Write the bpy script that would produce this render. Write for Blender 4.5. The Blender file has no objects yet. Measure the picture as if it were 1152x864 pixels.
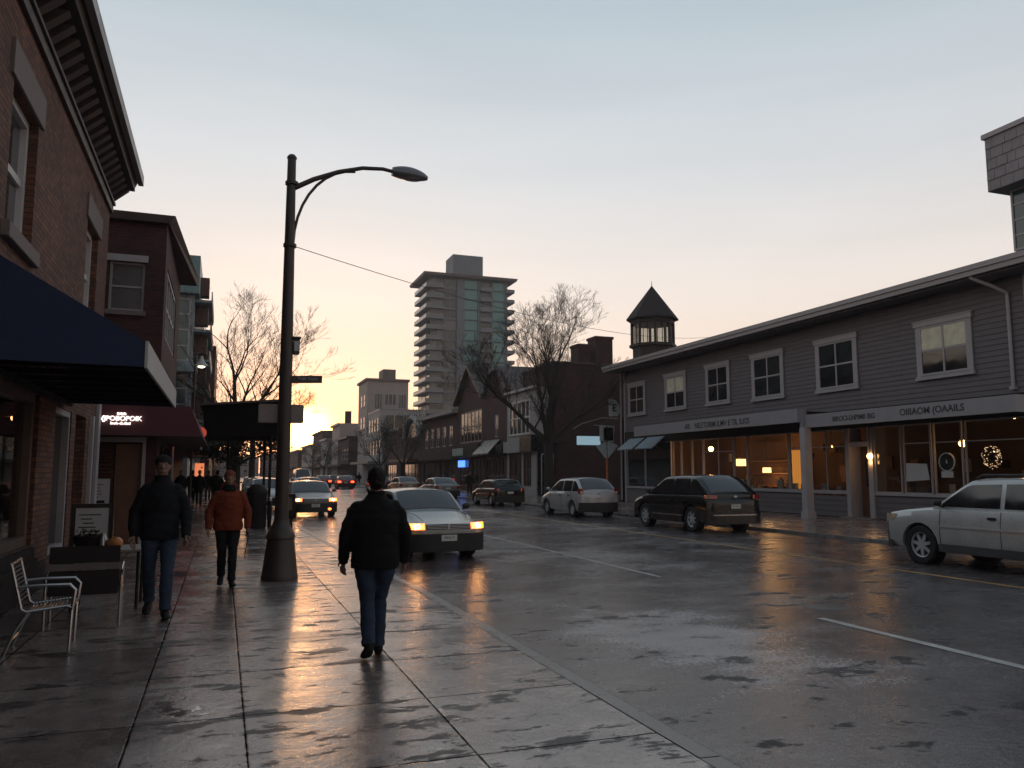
import bpy, bmesh, math, random
from mathutils import Vector, Matrix, noise
random.seed(7)
scene = bpy.context.scene
col = scene.collection
PI = math.pi
R = math.radians
def lerp(a, b, t): return a + (b - a) * t
def smooth(t):
    t = max(0, min(1, t)); return t * t * (3 - 2 * t)

# ------------------------------------------------------------------ camera
yaw = math.atan(326 / 905.54); pitch = math.atan(100 / 900)
cam = bpy.data.cameras.new('camera'); cam.sensor_width = 36; cam.lens = 36 * 900 / 1152
cam.clip_end = 6000; cam.clip_start = 0.05
camo = bpy.data.objects.new('camera', cam); col.objects.link(camo)
camo.location = (0, 0, 1.65); camo.rotation_euler = (PI / 2 + pitch, 0, -yaw)
scene.camera = camo

# ------------------------------------------------------------------ materials
def nt(name):
    m = bpy.data.materials.new(name); m.use_nodes = True
    t = m.node_tree; b = t.nodes['Principled BSDF']
    return m, t, b
def node(t, kind, **kw):
    n = t.nodes.new(kind)
    for k, v in kw.items():
        if k.startswith('i_'): n.inputs[k[2:].replace('_', ' ')].default_value = v
        else: setattr(n, k, v)
    return n
def math_(t, op, a, b=None, c=None):
    n = t.nodes.new('ShaderNodeMath'); n.operation = op
    for i, v in enumerate((a, b, c)):
        if v is None: continue
        if isinstance(v, (int, float)): n.inputs[i].default_value = v
        else: t.links.new(v, n.inputs[i])
    return n.outputs[0]
def pos(t, scale=(1, 1, 1), obj=False):
    if obj: src = node(t, 'ShaderNodeTexCoord').outputs['Object']
    else: src = node(t, 'ShaderNodeNewGeometry').outputs['Position']
    mp = node(t, 'ShaderNodeMapping'); mp.inputs['Scale'].default_value = scale
    t.links.new(src, mp.inputs[0]); return mp.outputs[0]
def noise_(t, vec, scale, detail=4, rough=.55, dist=0):
    n = node(t, 'ShaderNodeTexNoise'); n.inputs['Scale'].default_value = scale
    n.inputs['Detail'].default_value = detail; n.inputs['Roughness'].default_value = rough
    n.inputs['Distortion'].default_value = dist
    t.links.new(vec, n.inputs['Vector']); return n.outputs['Fac']
def ramp(t, fac, stops):
    r = node(t, 'ShaderNodeValToRGB'); e = r.color_ramp.elements
    while len(e) < len(stops): e.new(.5)
    for i, (p, c) in enumerate(stops):
        e[i].position = p; e[i].color = (*c, 1) if not isinstance(c, (int, float)) else (c, c, c, 1)
    t.links.new(fac, r.inputs[0]); return r.outputs[0]
def mixc(t, fac, a, b, mode='MIX'):
    n = node(t, 'ShaderNodeMix', data_type='RGBA', blend_type=mode)
    for i, v in ((0, fac), (6, a), (7, b)):
        if isinstance(v, (int, float)): n.inputs[i].default_value = v
        elif isinstance(v, tuple): n.inputs[i].default_value = (*v, 1)
        else: t.links.new(v, n.inputs[i])
    return n.outputs[2]
def bump(t, b, h, strength=.5, dist=.01):
    n = node(t, 'ShaderNodeBump'); n.inputs['Strength'].default_value = strength
    n.inputs['Distance'].default_value = dist
    t.links.new(h, n.inputs['Height']); t.links.new(n.outputs[0], b.inputs['Normal'])

_c = {}
def plain(name, c, rough=.6, metal=0, var=.25, scale=3, bumpy=.0, coat=0, spec=.5):
    if name in _c: return _c[name]
    m, t, b = nt(name)
    v = pos(t, obj=True)
    n1 = noise_(t, v, scale, 6); n2 = noise_(t, v, scale * 9, 3)
    f = math_(t, 'ADD', math_(t, 'MULTIPLY', n1, .7), math_(t, 'MULTIPLY', n2, .3))
    lo = tuple(x * (1 - var) for x in c); hi = tuple(min(1, x * (1 + var)) for x in c)
    t.links.new(ramp(t, f, [(.3, lo), (.7, hi)]), b.inputs['Base Color'])
    t.links.new(ramp(t, n1, [(.3, max(0, rough - .08)), (.7, min(1, rough + .1))]), b.inputs['Roughness'])
    b.inputs['Metallic'].default_value = metal; b.inputs['Coat Weight'].default_value = coat
    b.inputs['Coat Roughness'].default_value = .05
    b.inputs['Specular IOR Level'].default_value = spec
    if bumpy: bump(t, b, n2, bumpy, .01)
    _c[name] = m; return m
def emis(name, c, s, base=(.8, .8, .8)):
    if name in _c: return _c[name]
    m, t, b = nt(name); b.inputs['Emission Color'].default_value = (*c, 1)
    b.inputs['Emission Strength'].default_value = s; b.inputs['Base Color'].default_value = (*base, 1)
    b.inputs['Roughness'].default_value = .3
    _c[name] = m; return m
def brick(name, c1, c2, mortar, scale=1.0, rough=.85):
    m, t, b = nt(name)
    g = node(t, 'ShaderNodeNewGeometry'); s = node(t, 'ShaderNodeSeparateXYZ'); t.links.new(g.outputs['Position'], s.inputs[0])
    u = math_(t, 'ADD', s.outputs[0], s.outputs[1])
    cb = node(t, 'ShaderNodeCombineXYZ'); t.links.new(u, cb.inputs[0]); t.links.new(s.outputs[2], cb.inputs[1])
    bt = node(t, 'ShaderNodeTexBrick'); t.links.new(cb.outputs[0], bt.inputs['Vector'])
    bt.inputs['Scale'].default_value = 1 / scale; bt.inputs['Brick Width'].default_value = .22
    bt.inputs['Row Height'].default_value = .075; bt.inputs['Mortar Size'].default_value = .009
    bt.inputs['Mortar Smooth'].default_value = .3; bt.inputs['Bias'].default_value = -.1
    bt.inputs['Color1'].default_value = (*c1, 1); bt.inputs['Color2'].default_value = (*c2, 1); bt.inputs['Mortar'].default_value = (*mortar, 1)
    n1 = noise_(t, pos(t), .6, 6); n2 = noise_(t, pos(t), 14, 4)
    c = mixc(t, .8, bt.outputs['Color'], ramp(t, n1, [(.3, .55), (.7, 1.25)]), 'MULTIPLY')
    c = mixc(t, .6, c, ramp(t, n2, [(.3, .6), (.7, 1.3)]), 'MULTIPLY')
    t.links.new(c, b.inputs['Base Color']); b.inputs['Roughness'].default_value = rough
    h = math_(t, 'ADD', math_(t, 'MULTIPLY', bt.outputs['Fac'], -1), math_(t, 'MULTIPLY', n2, .5))
    bump(t, b, h, .7, .012)
    return m
def glass_dark(name='window_glass', c=(.012, .014, .016), rough=.03):
    if name in _c: return _c[name]
    m, t, b = nt(name); b.inputs['Base Color'].default_value = (*c, 1); b.inputs['Specular IOR Level'].default_value = .8
    n = noise_(t, pos(t), 1.7, 3)
    t.links.new(ramp(t, n, [(.35, rough), (.75, rough + .08)]), b.inputs['Roughness'])
    bump(t, b, noise_(t, pos(t), 1.3, 1), .12, .02)
    _c[name] = m; return m
def glass_clear(name='clear_glass', tint=(.8, .8, .78), ior=1.5):
    if name in _c: return _c[name]
    m = bpy.data.materials.new(name); m.use_nodes = True; t = m.node_tree; t.nodes.clear()
    o = node(t, 'ShaderNodeOutputMaterial'); tr = node(t, 'ShaderNodeBsdfTransparent'); gl = node(t, 'ShaderNodeBsdfGlossy')
    tr.inputs[0].default_value = (*tint, 1); gl.inputs['Roughness'].default_value = .03
    fr = node(t, 'ShaderNodeFresnel'); fr.inputs[0].default_value = ior; mx = node(t, 'ShaderNodeMixShader')
    ge = node(t, 'ShaderNodeNewGeometry'); t.links.new(math_(t, 'MULTIPLY', fr.outputs[0], math_(t, 'SUBTRACT', 1, ge.outputs['Backfacing'])), mx.inputs[0]); t.links.new(tr.outputs[0], mx.inputs[1]); t.links.new(gl.outputs[0], mx.inputs[2])
    t.links.new(mx.outputs[0], o.inputs[0]); _c[name] = m; return m

def asphalt():
    m, t, b = nt('wet_asphalt')
    p = pos(t); pl = pos(t, (.35, .10, 1))
    fine = noise_(t, p, 70, 3, .75); grit = noise_(t, p, 26, 4, .7); mid = noise_(t, p, 5, 6, .65, .3)
    wet = noise_(t, pos(t, (.55, .9, 1)), .9, 8, .66, .12); big = noise_(t, pl, .9, 4, .5, .4)
    spots = noise_(t, pos(t, (.9, 1.5, 1)), 1.4, 9, .72, .15)
    c = ramp(t, fine, [(.30, (.022, .018, .021)), (.58, (.10, .080, .082)), (.74, (.31, .265, .265))])
    c = mixc(t, .8, c, ramp(t, mid, [(.3, .45), (.7, 1.45)]), 'MULTIPLY')
    # bright wet sheen near the kerb, put into the colour as a pale area
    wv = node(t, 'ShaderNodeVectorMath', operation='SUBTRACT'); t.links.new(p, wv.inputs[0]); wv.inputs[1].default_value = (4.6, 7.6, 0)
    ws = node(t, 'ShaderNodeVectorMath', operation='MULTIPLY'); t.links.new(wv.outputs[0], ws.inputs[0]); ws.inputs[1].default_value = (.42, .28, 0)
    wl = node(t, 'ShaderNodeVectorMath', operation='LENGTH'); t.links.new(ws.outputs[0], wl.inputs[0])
    sheen = math_(t, 'ADD', math_(t, 'MULTIPLY', wl.outputs['Value'], -.28), math_(t, 'ADD', math_(t, 'MULTIPLY', grit, .55), math_(t, 'MULTIPLY', wet, .75)))
    c = mixc(t, math_(t, 'MULTIPLY', ramp(t, sheen, [(.525, 0.), (.59, 1.)]), .75), c, (.44, .40, .40))
    spot = ramp(t, spots, [(.562, 0.), (.600, 1.)])
    c = mixc(t, math_(t, 'MULTIPLY', spot, .8), c, (.012, .010, .011))
    t.links.new(c, b.inputs['Base Color']); t.links.new(ramp(t, spot, [(0, .5), (1, .12)]), b.inputs['Specular IOR Level'])
    w = math_(t, 'ADD', math_(t, 'MULTIPLY', wet, .6), math_(t, 'MULTIPLY', big, .4))
    w = math_(t, 'ADD', w, math_(t, 'MULTIPLY', math_(t, 'SUBTRACT', grit, .5), .10))
    rg = ramp(t, w, [(.36, .05), (.41, .12), (.50, .19), (.60, .32)])
    t.links.new(mixc(t, math_(t, 'MULTIPLY', spot, .75), rg, (.62, .62, .62)), b.inputs['Roughness'])
    hs = ramp(t, w, [(.375, 0.0), (.42, .35), (.6, 1.)])
    h = math_(t, 'MULTIPLY', math_(t, 'ADD', math_(t, 'MULTIPLY', fine, .45), math_(t, 'ADD', math_(t, 'MULTIPLY', grit, .9), math_(t, 'MULTIPLY', mid, .8))), hs)
    bump(t, b, h, .5, .009)
    b.inputs['IOR'].default_value = 1.7
    return m
def paving():
    m, t, b = nt('wet_paving')
    p = pos(t); g = node(t, 'ShaderNodeSeparateXYZ'); gg = node(t, 'ShaderNodeNewGeometry')
    t.links.new(gg.outputs['Position'], g.inputs[0]); x, y = g.outputs[0], g.outputs[1]
    d = None
    for xi in (-1.75, -.49, .20, 1.48):
        a = math_(t, 'ABSOLUTE', math_(t, 'SUBTRACT', x, xi)); d = a if d is None else math_(t, 'MINIMUM', d, a)
    ys = math_(t, 'ADD', math_(t, 'DIVIDE', y, 1.27), .30)
    fy = math_(t, 'FRACT', ys); dy = math_(t, 'MULTIPLY', math_(t, 'MINIMUM', fy, math_(t, 'SUBTRACT', 1, fy)), 1.27)
    dm = math_(t, 'MINIMUM', d, dy)
    wob = math_(t, 'MULTIPLY', math_(t, 'SUBTRACT', noise_(t, p, 9, 5), .5), .016)
    joint = ramp(t, math_(t, 'ADD', dm, wob), [(.005, 0.), (.013, 1.)])
    cell = node(t, 'ShaderNodeCombineXYZ')
    cx = math_(t, 'ADD', math_(t, 'GREATER_THAN', x, -1.75), math_(t, 'ADD', math_(t, 'GREATER_THAN', x, -.49), math_(t, 'ADD', math_(t, 'GREATER_THAN', x, .20), math_(t, 'GREATER_THAN', x, 1.48))))
    t.links.new(cx, cell.inputs[0]); t.links.new(math_(t, 'FLOOR', ys), cell.inputs[1])
    wn = node(t, 'ShaderNodeTexWhiteNoise'); t.links.new(cell.outputs[0], wn.inputs['Vector'])
    fine = noise_(t, p, 90, 3, .75); grit = noise_(t, p, 22, 5, .7); mid = noise_(t, p, 5, 7, .65, .3)
    wet = noise_(t, pos(t, (.75, .9, 1)), 1.5, 8, .66, .12); spots = noise_(t, pos(t, (.9, 1.9, 1)), 1.9, 9, .72, .12)
    c = ramp(t, fine, [(.28, (.085, .065, .060)), (.65, (.27, .21, .19)), (.85, (.42, .34, .31))])
    c = mixc(t, .75, c, ramp(t, mid, [(.3, .5), (.7, 1.4)]), 'MULTIPLY')
    c = mixc(t, .8, c, ramp(t, wn.outputs['Value'], [(0, .65), (1, 1.2)]), 'MULTIPLY')
    edge = ramp(t, dy, [(.0, .045), (.16, 0.)])
    spot = ramp(t, math_(t, 'ADD', spots, math_(t, 'ADD', edge, math_(t, 'MULTIPLY', math_(t, 'SUBTRACT', wn.outputs['Value'], .5), .07))), [(.562, 0.), (.592, 1.)])
    c = mixc(t, math_(t, 'MULTIPLY', spot, .85), c, (.014, .011, .011))
    c = mixc(t, joint, (.010, .009, .008), c)
    t.links.new(c, b.inputs['Base Color'])
    w = math_(t, 'ADD', wet, math_(t, 'MULTIPLY', math_(t, 'SUBTRACT', wn.outputs['Value'], .5), .12))
    w = math_(t, 'ADD', w, math_(t, 'MULTIPLY', math_(t, 'SUBTRACT', grit, .5), .12))
    t.links.new(math_(t, 'MULTIPLY', ramp(t, spot, [(0, .5), (1, .14)]), joint), b.inputs['Specular IOR Level'])
    rg = ramp(t, w, [(.36, .04), (.41, .11), (.50, .18), (.62, .30)])
    t.links.new(mixc(t, math_(t, 'MULTIPLY', spot, .7), rg, (.6, .6, .6)), b.inputs['Roughness'])
    hs = ramp(t, w, [(.37, .0), (.41, .3), (.6, 1.)])
    h = math_(t, 'MULTIPLY', math_(t, 'ADD', math_(t, 'MULTIPLY', fine, .3), math_(t, 'ADD', math_(t, 'MULTIPLY', grit, .5), math_(t, 'MULTIPLY', mid, .9))), hs)
    h = math_(t, 'ADD', h, math_(t, 'MULTIPLY', joint, .3))
    tilt = math_(t, 'MULTIPLY', math_(t, 'MULTIPLY', math_(t, 'SUBTRACT', wn.outputs['Value'], .5), fy), 2.2)
    bump(t, b, math_(t, 'ADD', h, tilt), .4, .009)
    b.inputs['IOR'].default_value = 2.15
    return m

M = {}
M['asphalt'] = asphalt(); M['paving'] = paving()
M['kerb'] = plain('kerb_stone', (.19, .175, .165), .3, var=.35, scale=4, bumpy=.4)
M['earth'] = plain('ground_earth', (.05, .048, .045), .8, var=.3, scale=.3)
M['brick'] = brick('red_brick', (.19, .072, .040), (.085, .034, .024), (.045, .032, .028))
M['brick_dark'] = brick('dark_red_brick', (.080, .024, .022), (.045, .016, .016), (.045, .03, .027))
M['brick_far'] = brick('deep_red_brick', (.10, .030, .026), (.06, .021, .02), (.05, .035, .032))
M['stone'] = plain('lintel_stone', (.17, .14, .13), .8, var=.2, scale=6, bumpy=.3)
M['cornice'] = plain('painted_cornice', (.060, .042, .038), .55, var=.3, scale=5)
M['gutter'] = plain('gutter_metal', (.24, .21, .20), .45, var=.2)
M['white'] = plain('white_paint', (.50, .47, .47), .5, var=.1, scale=4)
M['trim'] = plain('grey_trim_paint', (.33, .305, .32), .5, var=.12, scale=3)
M['dark'] = plain('dark_paint', (.018, .014, .014), .6, var=.3, spec=.2); M['matte_black'] = plain('matte_black_board', (.008, .006, .006), .9, spec=.05)
M['black'] = plain('black_gloss', (.008, .008, .009), .3, var=.2)
M['glass'] = glass_dark()
M['glass_teal'] = glass_dark('teal_glass', (.03, .07, .075), .06)
M['clear'] = glass_clear()
M['siding'] = plain('grey_siding', (.112, .097, .105), .62, var=.22, scale=2.2, bumpy=.15)
M['roof'] = plain('roof_shingle', (.07, .06, .062), .85, var=.3, scale=8, bumpy=.4)
M['navy'] = plain('navy_canvas', (.020, .032, .075), .85, var=.2, scale=6, bumpy=.25)
M['maroon'] = plain('maroon_canvas', (.075, .016, .02), .8, var=.2, scale=6, bumpy=.2)
M['beige'] = plain('pale_render', (.36, .30, .28), .85, var=.12, scale=.5)
M['pale'] = plain('off_white_render', (.33, .30, .29), .85, var=.12, scale=.6)
M['concrete'] = plain('tower_concrete', (.165, .18, .205), .85, var=.12, scale=.2)
M['wood'] = plain('brown_door_wood', (.13, .055, .03), .5, var=.3, scale=4)
M['steel'] = plain('brushed_steel', (.40, .39, .40), .30, 1, var=.1)
M['pole'] = plain('bronze_pole_paint', (.040, .027, .023), .45, var=.25, scale=6, bumpy=.1)
M['bark'] = plain('tree_bark', (.035, .026, .022), .9, var=.35, scale=12, bumpy=.6)
M['interior'] = plain('interior_wall', (.12, .062, .032), .8, var=.2)
M['interior_dark'] = plain('interior_dark', (.07, .035, .022), .8, var=.3)
M['lamp_glow'] = emis('warm_lamp_glow', (1, .50, .15), 18)
M['lamp_soft'] = emis('soft_lamp_shade', (1, .58, .22), 4)
M['rubber'] = plain('tyre_rubber', (.012, .012, .012), .75, var=.2, scale=20)
M['alloy'] = plain('alloy_rim', (.55, .55, .56), .35, .35, var=.1)
M['plastic'] = plain('black_plastic', (.014, .014, .015), .5, var=.2)
M['car_glass'] = glass_dark('car_glass', (.012, .013, .015), .03); M['car_glass'].node_tree.nodes['Principled BSDF'].inputs['IOR'].default_value = 1.55; M['sky_glass'] = glass_dark('old_sash_glass', (.05, .05, .05), .04); M['sky_glass'].node_tree.nodes['Principled BSDF'].inputs['IOR'].default_value = 2.6
M['head_off'] = plain('lamp_lens_clear', (.5, .5, .5), .12, .3, var=.1, coat=1)
M['head_on'] = emis('headlight_glow', (1, .17, .02), 4.2); M['bulb_on'] = emis('headlight_bulb_glow', (1, .50, .16), 60)
M['tail_off'] = plain('tail_lens_red', (.28, .012, .01), .15, coat=1, var=.1)
M['tail_on'] = emis('tail_light_glow', (1, .06, .02), 7, (.4, .01, .01))
M['plate'] = plain('number_plate', (.55, .55, .52), .45, var=.05)
M['paper'] = plain('printed_paper', (.42, .42, .43), .7, var=.1)

# ------------------------------------------------------------------ mesh builder
def world_mat(o):
    m = Matrix.Identity(4)
    while o: m = o.matrix_basis @ m; o = o.parent
    return m
def tag(o, label=None, cat=None, group=None, kind=None):
    if label: o['label'] = label
    if cat: o['category'] = cat
    if group: o['group'] = group
    if kind: o['kind'] = kind
    return o
def empty(name, loc, label, cat, group=None, rz=0):
    o = bpy.data.objects.new(name, None); col.objects.link(o); o.empty_display_size = .2
    o.location = loc; o.rotation_euler = (0, 0, rz)
    return tag(o, label, cat, group)
def link_mesh(name, me, mat, parent=None):
    o = bpy.data.objects.new(name, me); col.objects.link(o)
    if mat:
        for mm in (mat if isinstance(mat, list) else [mat]): me.materials.append(mm)
    if parent:
        me.transform(world_mat(parent).inverted()); o.parent = parent
    return o
def frame(o, udir, ndir):
    u = Vector(udir).normalized(); n = Vector(ndir).normalized(); m = Matrix.Identity(4)
    for i in range(3): m[i][0] = u[i]; m[i][1] = n[i]; m[i][2] = (0, 0, 1)[i]; m[i][3] = o[i]
    return m
class MB:
    def __init__(s, m=None): s.v = []; s.f = []; s.mi = []; s.m = m or Matrix.Identity(4); s.cur = 0
    def add(s, vs, fs):
        k = len(s.v); s.v += [s.m @ Vector(p) for p in vs]
        s.f += [tuple(k + i for i in f) for f in fs]; s.mi += [s.cur] * len(fs); return s
    def box(s, x0, x1, y0, y1, z0, z1):
        return s.add([(x0, y0, z0), (x1, y0, z0), (x1, y1, z0), (x0, y1, z0), (x0, y0, z1), (x1, y0, z1), (x1, y1, z1), (x0, y1, z1)],
                     [(3, 2, 1, 0), (4, 5, 6, 7), (0, 1, 5, 4), (1, 2, 6, 5), (2, 3, 7, 6), (3, 0, 4, 7)])
    def hexa(s, p): return s.add(p, [(3, 2, 1, 0), (4, 5, 6, 7), (0, 1, 5, 4), (1, 2, 6, 5), (2, 3, 7, 6), (3, 0, 4, 7)])
    def prism(s, poly, off):
        n = len(poly); o = Vector(off); vs = [Vector(p) for p in poly]; vs += [p + o for p in vs]
        fs = [tuple(range(n))[::-1], tuple(range(n, 2 * n))] + [(i, (i + 1) % n, n + (i + 1) % n, n + i) for i in range(n)]
        return s.add(vs, fs)
    def tube(s, pts, rad, n=8, caps=True):
        pts = [Vector(p) for p in pts]
        if isinstance(rad, (int, float)): rad = [rad] * len(pts)
        rings = []; prev = None
        for i, p in enumerate(pts):
            d = (pts[min(i + 1, len(pts) - 1)] - pts[max(i - 1, 0)])
            if d.length < 1e-9: d = Vector((0, 0, 1))
            d.normalize()
            if prev is None: a = Vector((0, 0, 1)) if abs(d.z) < .9 else Vector((1, 0, 0)); x = d.cross(a).normalized()
            else: x = (prev - d * prev.dot(d)).normalized()
            y = d.cross(x); prev = x
            rings.append([p + (x * math.cos(2 * PI * k / n) + y * math.sin(2 * PI * k / n)) * rad[i] for k in range(n)])
        return s.rings(rings, caps)
    def rings(s, rings, caps=True, closed=True):
        n = len(rings[0]); vs = [p for r in rings for p in r]; fs = []
        for i in range(len(rings) - 1):
            for k in range(n if closed else n - 1):
                k2 = (k + 1) % n; fs.append((i * n + k, i * n + k2, (i + 1) * n + k2, (i + 1) * n + k))
        if caps: fs.append(tuple(range(n))[::-1]); fs.append(tuple((len(rings) - 1) * n + k for k in range(n)))
        return s.add(vs, fs)
    def lathe(s, prof, c=(0, 0, 0), n=24, axis='z', caps=True):
        rr = []
        for r, h in prof:
            ring = []
            for k in range(n):
                a = 2 * PI * k / n
                if axis == 'z': p = (c[0] + r * math.cos(a), c[1] + r * math.sin(a), c[2] + h)
                elif axis == 'x': p = (c[0] + h, c[1] + r * math.cos(a), c[2] + r * math.sin(a))
                else: p = (c[0] + r * math.cos(a), c[1] + h, c[2] + r * math.sin(a))
                ring.append(p)
            rr.append(ring)
        return s.rings(rr, caps)
    def ell(s, c, r, n=16, m=10):
        rr = []
        for j in range(m + 1):
            th = PI * (j + .02) / (m + .04); rr.append([(c[0] + r[0] * math.sin(th) * math.cos(2 * PI * k / n), c[1] + r[1] * math.sin(th) * math.sin(2 * PI * k / n), c[2] - r[2] * math.cos(th)) for k in range(n)])
        return s.rings(rr)
    def loft(s, pts, rads, n=14):
        """elliptic sections (rx along world x, ry along world y-ish) through pts"""
        rr = []; pts = [Vector(p) for p in pts]
        for i, p in enumerate(pts):
            d = (pts[min(i + 1, len(pts) - 1)] - pts[max(i - 1, 0)]).normalized()
            a = Vector((1, 0, 0)); x = (a - d * a.dot(d))
            x = x.normalized() if x.length > .2 else Vector((0, 1, 0)).cross(d).normalized()
            y = d.cross(x); rx, ry = rads[i] if isinstance(rads[i], tuple) else (rads[i], rads[i])
            rr.append([p + x * rx * math.cos(2 * PI * k / n) + y * ry * math.sin(2 * PI * k / n) for k in range(n)])
        return s.rings(rr)
    def build(s, name, mat, parent=None, sm=False, bevel=0, angle=35, fix=True):
        me = bpy.data.meshes.new(name); me.from_pydata(s.v, [], s.f)
        if isinstance(mat, list):
            for i, p in enumerate(me.polygons): p.material_index = s.mi[i]
        if fix or sm:
            bm = bmesh.new(); bm.from_mesh(me)
            if fix: bmesh.ops.recalc_face_normals(bm, faces=bm.faces)
            if bevel: bmesh.ops.bevel(bm, geom=[e for e in bm.edges if len(e.link_faces) == 2 and e.calc_face_angle(0) > .6], offset=bevel, segments=2, affect='EDGES', clamp_overlap=True)
            if sm:
                for f in bm.faces: f.smooth = True
                for e in bm.edges:
                    if len(e.link_faces) != 2 or e.calc_face_angle(0) > R(angle): e.smooth = False
            bm.to_mesh(me); bm.free()
        return link_mesh(name, me, mat, parent)
def copy_tree(o, loc=None, rz=None, label=None, parent=None, group=None):
    c = o.copy(); col.objects.link(c)
    if parent: c.parent = parent
    if loc: c.location = loc
    if rz is not None: c.rotation_euler = (0, 0, rz)
    if label: c['label'] = label
    if group: c['group'] = group
    for ch in [q for q in bpy.data.objects if q.parent == o]: copy_tree(ch, parent=c)
    return c
def text_mesh(name, s, size, m, mat, parent, ext=.006, bold=0.0, align='CENTER', sx=1):
    cu = bpy.data.curves.new('lettering', 'FONT'); cu.body = s; cu.size = size; cu.extrude = ext; cu.offset = bold
    cu.align_x = align; cu.align_y = 'CENTER'
    o = bpy.data.objects.new('lettering', cu); col.objects.link(o)
    dg = bpy.context.evaluated_depsgraph_get(); me = bpy.data.meshes.new_from_object(o.evaluated_get(dg))
    bpy.data.objects.remove(o); bpy.data.curves.remove(cu)
    # text lies in its xy plane: x -> u, y -> up, z -> outward
    c = Matrix(((sx, 0, 0, 0), (0, 0, 1, 0), (0, 1, 0, 0), (0, 0, 0, 1)))
    me.transform(m @ c); me.name = name
    return link_mesh(name, me, mat, parent)

# wall with real openings, in a facade frame (x along, y outward, z up)
def wall_mb(m, u0, u1, z0, z1, holes, t=.3, y=0):
    us = sorted({u0, u1, *[max(u0, min(u1, a)) for h in holes for a in h[:2]]}); zs = sorted({z0, z1, *[max(z0, min(z1, a)) for h in holes for a in h[2:4]]})
    b = MB(m)
    solid = {}
    for i in range(len(us) - 1):
        for j in range(len(zs) - 1):
            cu, cz = (us[i] + us[i + 1]) / 2, (zs[j] + zs[j + 1]) / 2
            solid[i, j] = not any(h[0] < cu < h[1] and h[2] < cz < h[3] for h in holes)
    for (i, j), s in solid.items():
        if not s: continue
        a, c, d, e = us[i], us[i + 1], zs[j], zs[j + 1]
        b.add([(a, y, d), (c, y, d), (c, y, e), (a, y, e)], [(0, 1, 2, 3)])
        b.add([(a, y - t, d), (c, y - t, d), (c, y - t, e), (a, y - t, e)], [(3, 2, 1, 0)])
        for di, dj, q in ((-1, 0, [(a, d), (a, e)]), (1, 0, [(c, d), (c, e)]), (0, -1, [(a, d), (c, d)]), (0, 1, [(a, e), (c, e)])):
            if not solid.get((i + di, j + dj), False):
                (p0, q0), (p1, q1) = q
                b.add([(p0, y, q0), (p1, y, q1), (p1, y - t, q1), (p0, y - t, q0)], [(0, 1, 2, 3)])
    return b
def window(m, u0, u1, z0, z1, parent, fm, gm, y=-.12, fw=.06, nx=1, nz=2, fd=.07, name='window', sash=None, pane=True):
    b = MB(m); w, z = u1 - u0, z1 - z0
    b.box(u0, u0 + fw, y - fd / 2, y + fd / 2, z0, z1).box(u1 - fw, u1, y - fd / 2, y + fd / 2, z0, z1)
    b.box(u0 + fw, u1 - fw, y - fd / 2, y + fd / 2, z0, z0 + fw).box(u0 + fw, u1 - fw, y - fd / 2, y + fd / 2, z1 - fw, z1)
    bw = fw * .45
    for i in range(1, nx): u = lerp(u0, u1, i / nx); b.box(u - bw, u + bw, y - fd / 3, y + fd / 3, z0 + fw, z1 - fw)
    for i in range(1, nz): q = lerp(z0, z1, i / nz); b.box(u0 + fw, u1 - fw, y - fd / 4, y + fd / 4, q - bw, q + bw)
    o = b.build(name, fm, parent, fix=True)
    if pane:
        MB(m).box(u0 + fw * .5, u1 - fw * .5, y - fd * .2, y - fd * .2 + .008, z0 + fw * .5, z1 - fw * .5).build('pane', gm, o)
    return o
# ------------------------------------------------------------------ sky and sun
SUN_AZ, SUN_EL = R(5.5), R(2.9)
w = bpy.data.worlds.new('World'); scene.world = w; w.use_nodes = True; t = w.node_tree
bg = t.nodes['Background']
sky = node(t, 'ShaderNodeTexSky', sky_type='NISHITA'); sky.sun_disc = False
sky.sun_elevation = SUN_EL; sky.sun_rotation = SUN_AZ; sky.altitude = 50; sky.air_density = 1.0; sky.dust_density = 1.2; sky.ozone_density = 1.6
tc = node(t, 'ShaderNodeTexCoord'); sp = node(t, 'ShaderNodeSeparateXYZ'); t.links.new(tc.outputs['Generated'], sp.inputs[0])
up = math_(t, 'MAXIMUM', sp.outputs[2], 0)
sd = (math.sin(SUN_AZ) * math.cos(SUN_EL), math.cos(SUN_AZ) * math.cos(SUN_EL), math.sin(SUN_EL))
dt = node(t, 'ShaderNodeVectorMath', operation='DOT_PRODUCT'); dt.inputs[1].default_value = sd
t.links.new(tc.outputs['Generated'], dt.inputs[0]); dotp = dt.outputs['Value']
# thin high veil of cloud: pale everywhere, warm low towards the sun
elev = ramp(t, up, [(0, (.74, .50, .37)), (.10, (.74, .56, .445)), (.22, (.67, .595, .545)), (.36, (.52, .535, .55)), (.52, (.355, .415, .455)), (.8, (.24, .30, .355))])
back = ramp(t, math_(t, 'MULTIPLY_ADD', dotp, .5, .5), [(0, .5), (.6, .82), (1, 1.0)])
veil = mixc(t, 1, elev, back, 'MULTIPLY')
cl = noise_(t, pos(t, (1, 1, 6), False) if False else (lambda: (lambda mp: (mp.inputs['Scale'].__setattr__('default_value', (1, 1, 7)), t.links.new(tc.outputs['Generated'], mp.inputs[0]), mp.outputs[0])[2])(node(t, 'ShaderNodeMapping')))(), 2.2, 5, .5, .4)
veil = mixc(t, .5, veil, ramp(t, cl, [(.3, .93), (.7, 1.06)]), 'MULTIPLY')
gl1 = math_(t, 'POWER', math_(t, 'MAXIMUM', dotp, 0), 45)
gl2 = math_(t, 'POWER', math_(t, 'MAXIMUM', dotp, 0), 700)
gl3 = math_(t, 'POWER', math_(t, 'MAXIMUM', dotp, 0), 6000)
low = ramp(t, up, [(0, 1.), (.30, .15), (.5, 0.)])
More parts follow.
